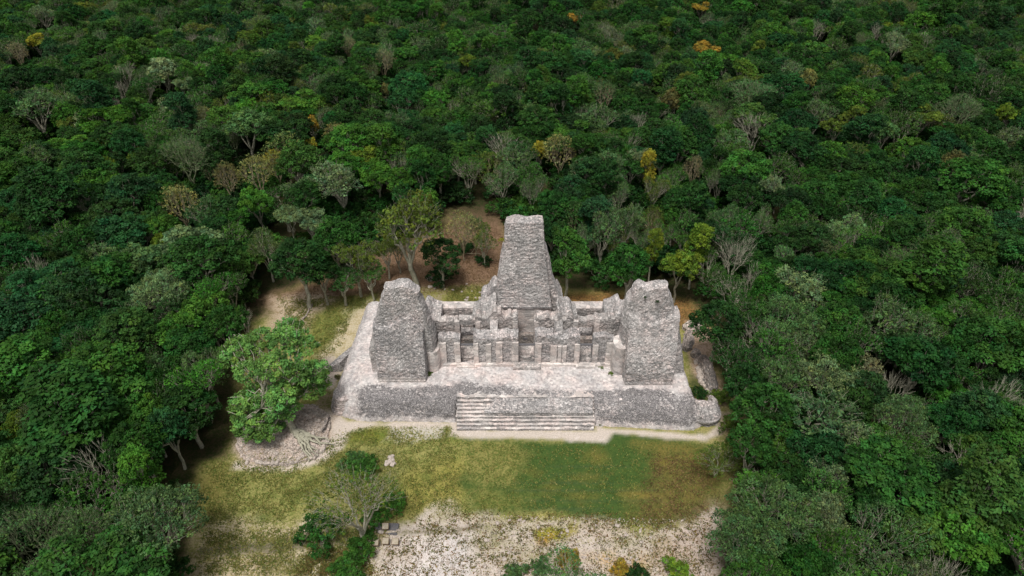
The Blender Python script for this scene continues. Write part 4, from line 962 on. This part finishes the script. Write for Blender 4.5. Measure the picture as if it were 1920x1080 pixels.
# on and round the clearing
F_(660, 925, 'open', 'olive', 150, 'thin pale-limbed tree with few leaves standing on the lawn in front of the ruin', 'tree', 1.0)
for px, py, w_, ti, lb in ((604, 1000, 84, 'deep green', 'dark leafy bush at the foot of the lawn tree on the mound side'), (672, 1030, 62, 'mid green', 'green bush in front of the thin lawn tree'),
                           (650, 1068, 60, 'mid green', 'dark bush at the bottom edge below the lawn tree'), (680, 880, 60, 'mid green', 'green thicket behind the thin lawn tree'),
                           (735, 945, 50, 'mid green', 'small bush beside the thin lawn tree towards the stairs'), (700, 975, 44, 'mid green', 'low bush between the lawn tree and the dark slab'),
                           (665, 867, 50, 'grey green', 'grey bush by the small rock heap'), (1195, 1078, 44, 'dark green', 'small dark bush at the bottom edge of the gravel'),
                           (965, 1076, 44, 'grey green', 'grey-green bush beside the tree at the bottom edge'), (1165, 1068, 40, 'orange', 'orange bush at the bottom edge of the gravel'),
                           (1065, 1046, 44, 'orange', 'loose orange bush behind the bottom edge tree'), (1012, 1062, 40, 'grey green', 'low grey bush behind the bottom edge tree'),
                           (635, 750, 18, 'mid green', 'small bush against the rounded platform corner'), (1372, 800, 44, 'olive', 'scrubby bush beside the trodden platform corner'),
                           (1380, 850, 50, 'olive', 'olive bush at the forest edge of the brown lawn'), (1312, 735, 30, 'dark green', 'dark weeds filling the dip beside the ruin'),
                           (1350, 745, 40, 'olive', 'brownish scrub outside the curved wall stub'), (905, 488, 30, 'dark green', 'small dark bush on the bare earth beside the middle tower'),
                           (873, 465, 34, 'dark green', 'dark bush under the tan forked brush tree'), (828, 520, 50, 'dark green', 'dark bush at the foot of the drooping tree')):
    F_(px, py, 'shrub', ti, w_, lb, 'bush', 1, .7)
F_(1275, 1066, 'shrub', 'lime green', 56, 'bright green broad-leaved plant on the gravel at the bottom edge', 'plant', 1, 1.2)
F_(1065, 1100, 'sparse', 'grey green', 130, 'grey-green tree cut by the bottom edge of the frame', 'tree', .55, 4.5)

# the big tree on the rubble mound
def mound_tree():
    rs = np.random.RandomState(77); base = at(553, 812, 1.2)
    lobes = []
    spots = ((450, 655, 9.5), (490, 640, 11), (535, 640, 11), (570, 650, 10), (465, 700, 9), (510, 690, 11), (555, 700, 9.5), (590, 700, 8), (480, 745, 6.5), (530, 740, 8), (578, 728, 6), (490, 792, 4.0), (466, 775, 4.5), (545, 620, 10), (592, 722, 5.6), (440, 670, 8.5), (468, 800, 3.0), (500, 806, 3.0), (455, 755, 5.5), (530, 768, 5.2))
    for px, py, z in spots:
        x, y, _ = at(px, py, z); lobes.append((x - base[0], y - base[1], z - base[2], rs.uniform(1.5, 2.1), .8))
    tips = dome_tips(rs, lobes, 330)
    segs = []
    fork = np.array([-1.5, 1.3, 3.6]); wob_line((0, 0, -.4), fork, 4, .10, rs, .52, .40, segs)
    a = np.arctan2(tips[:, 1] - .9, tips[:, 0]); order = np.argsort(a); groups = np.array_split(order, 9)
    for g in groups:
        T_ = tips[g]; c = T_.mean(0); m = fork * .5 + c * .5 - [0, 0, .3]; wob_line(fork, m, 4, .25, rs, .26, .15, segs)
        cen = T_[rs.permutation(len(T_))[:6]]; l2 = np.argmin(((T_[:, None] - cen[None]) ** 2).sum(2), 1)
        for q in range(6):
            S_ = T_[l2 == q]
            if len(S_):
                m2 = m * .4 + S_.mean(0) * .6; wob_line(m, m2, 3, .25, rs, .13, .08, segs)
                for tp_ in S_: wob_line(m2, tp_ + rs.normal(0, .25, 3) + [0, 0, .35], 3, .2, rs, .07, .03, segs)
    for k in range(11):                      # roots running down the mound
        aa = rs.uniform(-1.2, 1.2); r_ = rs.uniform(2.4, 4.8); e = np.array([math.cos(aa) * r_ + .5, -abs(math.sin(aa)) * r_ * .8 - .3, -.55 - .1 * r_]); wob_line((0, 0, .5), e, 6, .16, rs, .26, .07, segs)
    root = bpy.data.objects.new('mound_tree', None); C.objects.link(root); root.location = base
    tag(root, 'big spreading tree with exposed roots on the rubble mound beside the platform', 'tree')
    V, F = tubes(segs, 6); link('trunk', mesh_from('trunk', V, F, [M['bark']], smooth=True), root)
    V, F, col = leaves(rs, tips, 105, .72, .15, .6)
    o = link('crown', mesh_from('crown', V, F, [M['leaf']], attrs={'var': ('FACE', 'FLOAT_COLOR', col)}), root); o['tint'] = [.120, .250, .055]
mound_tree()

# filling the forest -------------------------------------------------
FOREST_X, Y0, Y1 = 300, 28, 430
clear = np.array([at(px, py)[:2] for px, py in ((330, 1300), (345, 1000), (352, 890), (415, 850), (430, 770), (425, 640), (480, 595), (500, 550), (560, 525), (640, 505), (700, 470), (800, 425), (880, 385), (950, 415), (1010, 528), (1080, 532),
             (1200, 536), (1290, 553), (1350, 590), (1345, 640), (1370, 715), (1420, 765), (1418, 830), (1388, 880), (1375, 960), (1352, 1020), (1335, 1300))])
pts = [(t['x'], t['y'], t['diam'] * .5) for t in TREES if t['v']['kind'] != 'shrub']
grid = {}
def near(x, y, r):
    gx, gy = int(x // 8), int(y // 8)
    for i in (-1, 0, 1):
        for j in (-1, 0, 1):
            for (a, b, q) in grid.get((gx + i, gy + j), ()):
                if (a - x) ** 2 + (b - y) ** 2 < (.60 * (q + r)) ** 2: return True
    return False
def addg(x, y, r): grid.setdefault((int(x // 8), int(y // 8)), []).append((x, y, r))
FSEEN = [(*seen_at(t['x'], t['y'], t['v']['zc'] * t['sz'])[:2], t['diam'] / seen_at(t['x'], t['y'], 8)[2] * FPX, 0, t['y']) for t in TREES if t['v']['kind'] != 'shrub' and t['y'] > 95]
for x, y, r in pts: addg(x, y, min(r, 4.2))
cand = 110000; X = R.uniform(-FOREST_X, FOREST_X, cand); Y = Y0 + (Y1 - Y0) * R.uniform(0, 1, cand)
inside = poly_dist(np.stack([X, Y], 1), clear)
zone = vnoise(np.stack([X, Y, X * 0], 1), .035, 91); zone2 = vnoise(np.stack([X, Y, X * 0], 1), .05, 95)
fill = []
for i in range(cand):
    x, y = X[i], Y[i]
    if abs(x) > 40 + y * .86: continue
    sx_, sy_, st_ = seen_at(x, y, 8.5)
    if any(y < f_[4] + 1 and abs(sx_ - f_[0]) < .5 * f_[2] + .3 * 3.4 / st_ * FPX and -.35 * f_[2] < sy_ - f_[1] < .75 * f_[2] + .45 * 3.4 / st_ * FPX and f_[4] - y < 22 for f_ in FSEEN): continue
    r = float(R.choice([1.9, 2.4, 2.9, 3.5, 4.2], p=[.22, .30, .27, .16, .05]))
    if y > 165: r *= .84
    if inside[i] > -r * .5: continue
    if near(x, y, r): continue
    addg(x, y, r)
    u = R.uniform() ; px, py, t = seen_at(x, y, 8)
    side = zone[i]
    nearright = px > 1280 and py > 400
    if nearright: kinds = (('loose', .36), ('sparse', .17), ('dead', .025), ('round', .205), ('frond', .10), ('spread', .08), ('bare', .03), ('tall', .03))
    elif py < 330: kinds = (('round', .27), ('spread', .15), ('loose', .24), ('frond', .12), ('tall', .07), ('brush', .03), ('sparse', .14), ('dead', .006), ('bare', .02))
    else: kinds = (('round', .34), ('loose', .22), ('spread', .14), ('frond', .17), ('tall', .05), ('sparse', .11), ('dead', .015))
    k = R.choice(len(kinds), p=np.array([q[1] for q in kinds]) / sum(q[1] for q in kinds)); kind = kinds[k][0]
    q = zone2[i] * .5 + R.normal(0, .5)
    if kind in ('bare', 'dead'): tint = str(R.choice(['grey green', 'olive']))
    elif kind == 'brush': tint = R.choice(['grey green', 'tan', 'olive', 'golden tan'], p=[.5, .05, .4, .05])
    elif kind == 'loose': tint = R.choice(['grey green', 'mid green', 'silvery green', 'olive', 'deep green'], p=[.25, .35, .04, .12, .24])
    elif kind == 'sparse': tint = R.choice(['grey green', 'olive', 'mid green'], p=[.4, .2, .4])
    elif q > .75: tint = 'bright green'
    elif q > .45: tint = R.choice(['mid green', 'olive'], p=[.7, .3])
    elif q > -.1: tint = R.choice(['mid green', 'deep green', 'bluish green'], p=[.4, .4, .2])
    else: tint = R.choice(['dark green', 'deep green', 'bluish green'], p=[.5, .3, .2])
    if y < 125 and kind != 'brush' and tint in ('olive', 'bright green'): tint = 'deep green' if i % 2 else 'mid green'
    v = VAR[kind][R.randint(len(VAR[kind]))]; s = 2 * r * 1.2 / v['w']
    fill.append(dict(x=x, y=y, v=v, s=s, sz=(s * .42 + .60) * R.uniform(.86, 1.12), tint=str(tint), feature=False, diam=2 * r, name='bare_tree' if kind in ('bare', 'dead') else 'tree', rot=R.uniform(0, 6.28)))

for t in TREES + fill:
    t['px'], t['py'], t['t'] = seen_at(t['x'], t['y'], t['v']['zc'] * t['sz'])
infr = lambda t: -10 < t['px'] < 1930 and -5 < t['py'] < 1110
fill_in = sorted([t for t in fill if infr(t)], key=lambda t: -t['diam'] / t['t'])
n_ind = 292 - len([t for t in TREES if t['v']['kind'] != 'shrub'])
ind = TREES + fill_in[:n_ind]; rest_ids = set(id(t) for t in fill_in[:n_ind]); rest = [t for t in fill if id(t) not in rest_ids]

# labels for the unnamed forest trees: their look, and where they stand from the nearest tree that has a look of its own
LOOK = {'round': ('domed', 'rounded', 'bushy'), 'spread': ('layered', 'flat-topped', 'broad'), 'loose': ('open-limbed', 'sparse', 'thin-leaved'), 'tall': ('narrow', 'upright', 'slim'), 'frond': ('feathery', 'leafy', 'soft-leaved'), 'wide': ('broad', 'wide-crowned', 'spreading'), 'sparse': ('misty', 'thin-leaved', 'see-through'), 'open': ('open', 'forked', 'thin'), 'bare': ('leafless', 'bare', 'twiggy'), 'dead': ('leafless', 'bare', 'twiggy'), 'brush': ('brushy', 'twiggy', 'fan-shaped')}
marks = [t for t in TREES if t['v']['kind'] != 'shrub']
import re
def short(lab):
    s = re.split(r' (?:standing|in the|on the|behind|beside|high|near|just|amid|surrounded|below|under|at|between|over|above|with|far|deep|beyond|touching|rising|spreading|hugging|shading|filling|leaning|hung|hanging|overhanging|in front|next|against|right|out)\b', ' ' + lab)[0].strip()
    return s
marks.append(dict(px=510, py=700, label='big mound tree', short='big mound tree'))
cnt_s = {}
for m_ in marks: m_['short'] = m_.get('short') or short(m_['label']); cnt_s[m_['short']] = cnt_s.get(m_['short'], 0) + 1
marks = [m_ for m_ in marks if cnt_s[m_['short']] == 1 and len(m_['short'].split()) >= 3]
used = set(t['label'] for t in TREES)
for t in ind:
    if t['feature']: continue
    near_m = sorted(marks, key=lambda m_: math.hypot(m_['px'] - t['px'], (m_['py'] - t['py']) * 1.3))[:12]
    done = False
    for m_ in near_m:
        dx, dy = t['px'] - m_['px'], (t['py'] - m_['py']) * 1.3
        inward = (dx > 0) == (m_['px'] < 980)
        if abs(dy) > abs(dx) * 2.2: w_ = 'directly ' + ('in front of' if dy > 0 else 'behind')
        elif abs(dx) > abs(dy) * 2.2: w_ = ('on the ruin side of' if inward else 'on the outer side of')
        else: w_ = ('ahead of' if dy > 0 else 'beyond') + (' and ruinward of' if inward else ' and outward of')
        size = 'large' if t['diam'] > 6.5 else 'small' if t['diam'] < 4.5 else 'middling'
        for lk in LOOK[t['v']['kind']][:2]:
            col_ = 'pale' if t['v']['kind'] in ('bare', 'dead') else t['tint']
            lab = f"{size} {lk} {col_} tree {w_} the {m_['short']}"
            if lab not in used and len(lab.split()) <= 16 : used.add(lab); t['label'] = lab; done = True; break
        if done: break
    if not done: t['label'] = f"{t['tint']} {LOOK[t['v']['kind']][2]} tree among its like near the {near_m[0]['short']}"

GRP = {'tree': 'leafy trees of the forest', 'bare_tree': 'leafless trees of the forest', 'bush': 'bushes of the clearing', 'plant': None}
for t in ind:
    v = t['v']; o = bpy.data.objects.new(t['name'], None); C.objects.link(o)
    z = float(lumps(np.array([t['x']]), np.array([t['y']]))[0])
    o.location = (t['x'], t['y'], z); o.rotation_euler = (0, 0, t['rot']); o.scale = (t['s'], t['s'], t['sz'])
    tag(o, t['label'], {'bush': 'bush', 'plant': 'plant'}.get(t['name'], 'tree'), GRP[t['name']])
    link('trunk' if t['name'] in ('tree', 'bare_tree') else 'stem', v['trunk'], o)
    if v['crown']:
        c = link('crown' if t['name'] in ('tree', 'bare_tree') else 'foliage', v['crown'], o); c['tint'] = [float(q) for q in (jit(TINT[t['tint']], .05) if t['feature'] else jit([q * .9 for q in TINT[t['tint']]], .16))]

def scatter(name, items, label, zoff=0.0):
    """one object that grows an instance of its plant at each of its points"""
    col = bpy.data.collections.new(name + '_kinds'); order = {}
    for t in items:
        me = t['v']['both']
        if me.name not in order:
            k = len(order); ob = bpy.data.objects.new(f'{name}_kind_{k:02d}', me); col.objects.link(ob); order[me.name] = k
    n = len(items); x = np.array([t['x'] for t in items]); y = np.array([t['y'] for t in items]); z = lumps(x, y) + zoff
    me = bpy.data.meshes.new(name); me.vertices.add(n); me.vertices.foreach_set('co', np.stack([x, y, z], 1).astype(np.float32).ravel())
    def attr(k, typ, arr, f='value'):
        a = me.attributes.new(k, typ, 'POINT'); a.data.foreach_set(f, np.asarray(arr).ravel())
    attr('pick', 'INT', np.array([order[t['v']['both'].name] for t in items], np.int32))
    attr('turn', 'FLOAT_VECTOR', np.array([(0, 0, t['rot']) for t in items], np.float32), 'vector')
    attr('size', 'FLOAT_VECTOR', np.array([(t['s'], t['s'], t['sz']) for t in items], np.float32), 'vector')
    attr('hue', 'FLOAT_COLOR', np.array([(*jit([q * .9 for q in TINT[t['tint']]], .16), 1) for t in items], np.float32), 'color')
    o = link(name, me); md = o.modifiers.new('scatter', 'NODES'); g = bpy.data.node_groups.new(name + '_scatter', 'GeometryNodeTree'); md.node_group = g
    g.interface.new_socket('Geometry', in_out='INPUT', socket_type='NodeSocketGeometry'); g.interface.new_socket('Geometry', in_out='OUTPUT', socket_type='NodeSocketGeometry')
    N, L = g.nodes, g.links; gi = N.new('NodeGroupInput'); go = N.new('NodeGroupOutput')
    ci = N.new('GeometryNodeCollectionInfo'); ci.inputs['Collection'].default_value = col; ci.inputs['Separate Children'].default_value = True; ci.inputs['Reset Children'].default_value = True
    ip = N.new('GeometryNodeInstanceOnPoints'); ip.inputs['Pick Instance'].default_value = True
    mp = N.new('GeometryNodeMeshToPoints')
    def na(k, typ):
        a = N.new('GeometryNodeInputNamedAttribute'); a.data_type = typ; a.inputs['Name'].default_value = k; return a.outputs[0]
    L.new(gi.outputs[0], mp.inputs[0]); L.new(mp.outputs[0], ip.inputs['Points']); L.new(ci.outputs[0], ip.inputs['Instance'])
    L.new(na('pick', 'INT'), ip.inputs['Instance Index']); L.new(na('size', 'FLOAT_VECTOR'), ip.inputs['Scale'])
    er = N.new('FunctionNodeEulerToRotation'); L.new(na('turn', 'FLOAT_VECTOR'), er.inputs[0]); L.new(er.outputs[0], ip.inputs['Rotation'])
    st_ = N.new('GeometryNodeStoreNamedAttribute'); st_.data_type = 'FLOAT_COLOR'; st_.domain = 'INSTANCE'; st_.inputs['Name'].default_value = 'tint'
    L.new(ip.outputs[0], st_.inputs[0]); L.new(na('hue', 'FLOAT_COLOR'), st_.inputs['Value']); L.new(st_.outputs[0], go.inputs[0])
    return tag(o, label, 'forest', None, 'stuff')
scatter('forest', rest, 'dense green jungle canopy running back from the clearing to the top edge')

# undergrowth between the trunks
ug = []; n = 9000; X = R.uniform(-FOREST_X, FOREST_X, n); Y = R.uniform(Y0, 330, n); dI = poly_dist(np.stack([X, Y], 1), clear)
for i in range(n):
    if abs(X[i]) > 35 + Y[i] * .8 or dI[i] > -1.0: continue
    v = VAR['shrub'][R.randint(3)]; s = R.uniform(1.0, 1.9)
    ug.append(dict(x=X[i], y=Y[i], v=v, s=s, sz=s * 1.2, tint=str(R.choice(['dark green', 'deep green', 'mid green'], p=[.5, .3, .2])), rot=R.uniform(0, 6.3)))
scatter('undergrowth', ug, 'dark green undergrowth between the forest trunks')['category'] = 'undergrowth'

# ------------------------------------------------------------------ grass tufts, weeds, pebbles over the clearing
def on_ruin(P): return poly_dist(P, [(-25.5, 88), (-25.3, 66), (-22, 63), (-7.8, 62.6), (-7.8, 61.7), (11.3, 61.5), (11.3, 61.9), (24.6, 61), (28, 62.5), (27.2, 66), (24, 88)]) > 0
def scatter_mesh(name, label, n, hmin, hmax, cols, mat, zones, kind='tuft', cat='grass'):
    rs = np.random.RandomState(len(name) * 13); V = []; CC = []
    X = []; Y = []
    for poly, k in zones:
        pl = np.array(ring(*poly)); lo, hi = pl.min(0), pl.max(0); m = int(n * k * 2.2)
        P = rs.uniform(lo, hi, (m, 2)); P = P[poly_dist(P, pl) > -.8 + 1.6 * rs.uniform(0, 1, m)][:int(n * k)]
        P = P[~on_ruin(P)]; X.append(P)
    P = np.concatenate(X); m = len(P); z = lumps(P[:, 0], P[:, 1]); cl = vnoise(np.c_[P, z * 0], .9, 55); keep = cl > rs.uniform(-1, .5, m); P = P[keep]; z = z[keep]; m = len(P)
    b = 4; p = np.repeat(np.c_[P, z], b, 0); p[:, :2] += rs.normal(0, .10, (m * b, 2)); hgt = rs.uniform(hmin, hmax, (m * b, 1))
    d = rs.normal(0, 1, (m * b, 3)); d[:, 2] = abs(d[:, 2]) + .5; d /= np.linalg.norm(d, axis=1, keepdims=True)
    u = np.cross(d, rs.normal(0, 1, d.shape)); u /= np.linalg.norm(u, axis=1, keepdims=True)
    V = np.stack([p - u * hgt * .35, p + d * hgt * .5 - u * hgt * .3, p + d * hgt, p + d * hgt * .5 + u * hgt * .35], 1).reshape(-1, 3); F = np.arange(len(V)).reshape(-1, 4)
    c = np.array(cols)[rs.randint(len(cols), size=m)]; c = np.repeat(c, b, 0) * rs.uniform(.7, 1.3, (m * b, 1)); c = np.c_[c, np.ones(len(c))]
    o = link(name, mesh_from(name, V, F, [mat], attrs={'var': ('FACE', 'FLOAT_COLOR', c)})); o['tint'] = [1., 1., 1.]
    return tag(o, label, cat, None, 'stuff')
scatter_mesh('grass', 'olive and green grass tufts over the clearing lawns', 48000, .08, .21, [(.25, .25, .065), (.18, .21, .05), (.33, .29, .10), (.13, .19, .045)], M['leaf'],
             [([(380, 870), (600, 850), (650, 805), (850, 800), (880, 960), (800, 960), (600, 970), (380, 990)], .42), ([(865, 830), (1130, 832), (1330, 840), (1345, 960), (1200, 985), (880, 960)], .12),
              ([(520, 560), (700, 555), (690, 590), (600, 680), (560, 640)], .16), ([(840, 540), (940, 535), (930, 572), (840, 572)], .05), ([(380, 1000), (700, 990), (700, 1080), (380, 1080)], .2)])
scatter_mesh('weeds', 'small green and brown weeds dotting the pale gravel', 9000, .10, .26, [(.16, .17, .05), (.11, .12, .04), (.26, .20, .07), (.20, .12, .05)], M['leaf'],
             [([(700, 985), (880, 960), (1340, 970), (1340, 1085), (700, 1085)], .8), ([(560, 1040), (700, 1030), (700, 1085), (560, 1085)], .2)], cat='weeds')
scatter_mesh('fallen_leaves', 'brown fallen leaves over the bare earth behind the ruin', 16000, .07, .18, [(.20, .12, .06), (.28, .18, .09), (.12, .08, .04)], M['leaf'],
             [([(520, 560), (640, 520), (760, 470), (880, 410), (950, 440), (950, 540), (740, 560)], .6), ([(1045, 552), (1290, 560), (1330, 600), (1290, 625), (1230, 585), (1050, 575)], .15), ([(1220, 860), (1340, 850), (1350, 960), (1200, 985)], .25)], cat='leaves')
def pebbles(name, label, n, poly, smin, smax, zup=0):
    rs = np.random.RandomState(9); pl = np.array(ring(*poly)); P = rs.uniform(pl.min(0), pl.max(0), (n * 2, 2)); P = P[poly_dist(P, pl) > 0][:n]; z = lumps(P[:, 0], P[:, 1])
    base = np.array([(-1, -1, -.6), (1, -1, -.6), (1, 1, -.6), (-1, 1, -.6), (-.6, -.6, .7), (.7, -.6, .6), (.6, .6, .7), (-.6, .7, .6)]); q = np.array([(0, 1, 5, 4), (1, 2, 6, 5), (2, 3, 7, 6), (3, 0, 4, 7), (4, 5, 6, 7)])
    m = len(P); s = rs.uniform(smin, smax, (m, 1, 1)); V = base[None] * s * rs.uniform(.6, 1.2, (m, 1, 3)) * (1 + rs.normal(0, .18, (m, 8, 1))); a = rs.uniform(0, 6.3, m); ca, sa = np.cos(a)[:, None], np.sin(a)[:, None]
    V = np.stack([V[..., 0] * ca - V[..., 1] * sa + P[:, :1], V[..., 0] * sa + V[..., 1] * ca + P[:, 1:2], V[..., 2] + z[:, None]], 2).reshape(-1, 3); F = (q[None] + np.arange(m)[:, None, None] * 8).reshape(-1, 4)
    return tag(link(name, mesh_from(name, V, F, [M['stone']])), label, 'rubble', None, 'stuff')
pebbles('rubble', 'loose tan rubble covering the mound under the big tree', 5200, [(445, 845), (470, 865), (540, 868), (590, 850), (612, 815), (618, 778), (590, 760), (530, 760), (470, 775), (445, 810)], .05, .16)
pebbles('gravel', 'pale pebbles over the gravel along the bottom of the clearing', 5000, [(700, 1000), (880, 965), (1340, 975), (1340, 1090), (640, 1090)], .03, .09)

for k in range(90):
    px_, py_ = R.uniform(700, 1335), R.uniform(965, 1078)
    if px_ < 900 and py_ < 985: continue
    put_rock(px_, py_, R.uniform(.12, .3), 'small pale stone on the gravel along the bottom of the clearing', 'stones on the gravel')
# ------------------------------------------------------------------ slab and boards beside the lawn tree
def bevel_box(name, x0, x1, y0, y1, z0, z1, mat, parent, bev=.03):
    import bmesh
    bm = bmesh.new(); bmesh.ops.create_cube(bm, size=1); bmesh.ops.scale(bm, vec=(x1 - x0, y1 - y0, z1 - z0), verts=bm.verts); bmesh.ops.translate(bm, vec=((x0 + x1) / 2, (y0 + y1) / 2, (z0 + z1) / 2), verts=bm.verts)
    bmesh.ops.bevel(bm, geom=bm.edges[:], offset=bev, segments=2, affect='EDGES'); me = bpy.data.meshes.new(name); bm.to_mesh(me); bm.free(); me.materials.append(mat)
    return link(name, me, parent)
def place(px, py, name, label, cat, grp=None):
    o = bpy.data.objects.new(name, None); C.objects.link(o); x, y, _ = at(px, py); o.location = (x, y, float(lumps(np.array([x]), np.array([y]))[0])); o.rotation_euler = (0, 0, R.uniform(-.05, .05)); return tag(o, label, cat, grp)
o = place(727, 993, 'stone_slab', 'dark grey flat slab lying beside the thin lawn tree', 'slab'); bevel_box('top', -1.5, 1.2, -.75, .75, -.1, .16, M['slate'], o, .06); bevel_box('footing', -1.3, 1.0, -.6, .6, -.3, -.09, M['wood'], o)
for px, py, nm, lb in ((724, 995, 'sign_board', 'pale square board standing on the dark slab'), (705, 1024, 'sign_board', 'half-hidden pale square board closest to the lawn tree'), (724, 1021, 'sign_board', 'yellowish square board in the middle of the row of three'), (742, 1022, 'sign_board', 'pinkish square board at the open gravel end of the row of three')):
    o = place(px, py, nm, lb, 'board', 'square boards beside the dark slab')
    for sx_ in (-.3, .3): bevel_box('post', sx_ - .05, sx_ + .05, -.02, .08, -.2, .62, M['wood'], o, .01)
    b = bevel_box('panel', -.34, .34, -.32, .32, -.04, .04, M['board'], o, .01); b.location = (0, 0, .72); b.rotation_euler = (math.radians(28), 0, 0)
    f = bevel_box('frame', -.39, .39, -.37, .37, -.06, -.041, M['wood'], o, .008); f.location = (0, 0, .72); f.rotation_euler = (math.radians(28), 0, 0)
# fallen log on the bare earth, weeds growing on the masonry
o = place(882, 478, 'fallen_log', 'thin fallen trunk lying across the bare earth behind the ruin', 'log')
sg = []; rs = np.random.RandomState(3); wob_line((-2.2, .2, .35), (2.6, -.3, .3), 7, .07, rs, .10, .05, sg); wob_line((0, 0, .33), (.9, .9, .8), 3, .05, rs, .05, .02, sg); wob_line((-1, .1, .33), (-1.6, -.7, .6), 3, .05, rs, .05, .02, sg)
V, F = tubes(sg, 7); link('stem', mesh_from('stem', V, F, [M['bark_tan']], smooth=True), o)
def sprout(x, y, z, s, tint, label, flat=1.0):
    v = VAR['shrub'][R.randint(3)]; o = bpy.data.objects.new('plant', None); C.objects.link(o); o.location = (x, y, z); o.scale = (s, s, s * flat); tag(o, label, 'plant')
    link('stem', v['trunk'], o); c = link('foliage', v['crown'], o); c['tint'] = list(TINT[tint])
def on_face(px, py, y): return at_y(px, py, y)
x, y, z = on_face(1210, 558, 69.9); sprout(x, y, z - .1, .11, 'dark green', 'upper dark tuft rooted on the face of the forest-side tower')
x, y, z = on_face(1233, 566, 69.8); sprout(x, y, z - .1, .13, 'dark green', 'lower dark tuft rooted on the face of the forest-side tower')
x, y, z = on_face(941, 451, 79.9); sprout(x, y, z - .1, .2, 'yellow', 'yellow tuft on the shoulder of the middle tower')
x, y, z = at(806, 699, T); sprout(x, y, z - .1, .3, 'olive', 'mossy weeds in the corner between tower and terrace', .4)
x, y, z = at(1128, 686, T); sprout(x, y, z - .1, .28, 'olive', 'weeds at the foot of the front wall by the forest-side tower', .35)
x, y, z = at(1146, 700, T); sprout(x, y, z - .1, .24, 'olive', 'low weeds on the terrace beside the corner drum', .35)
x, y, z = at(1121, 791, .2); sprout(x, y, z - .1, .28, 'olive', 'small green weed at the end of the stairs', .6)
x, y, z = at(632, 707, .2); sprout(x, y, z - .1, .2, 'rusty', 'tiny reddish plant beside the leaning spur')
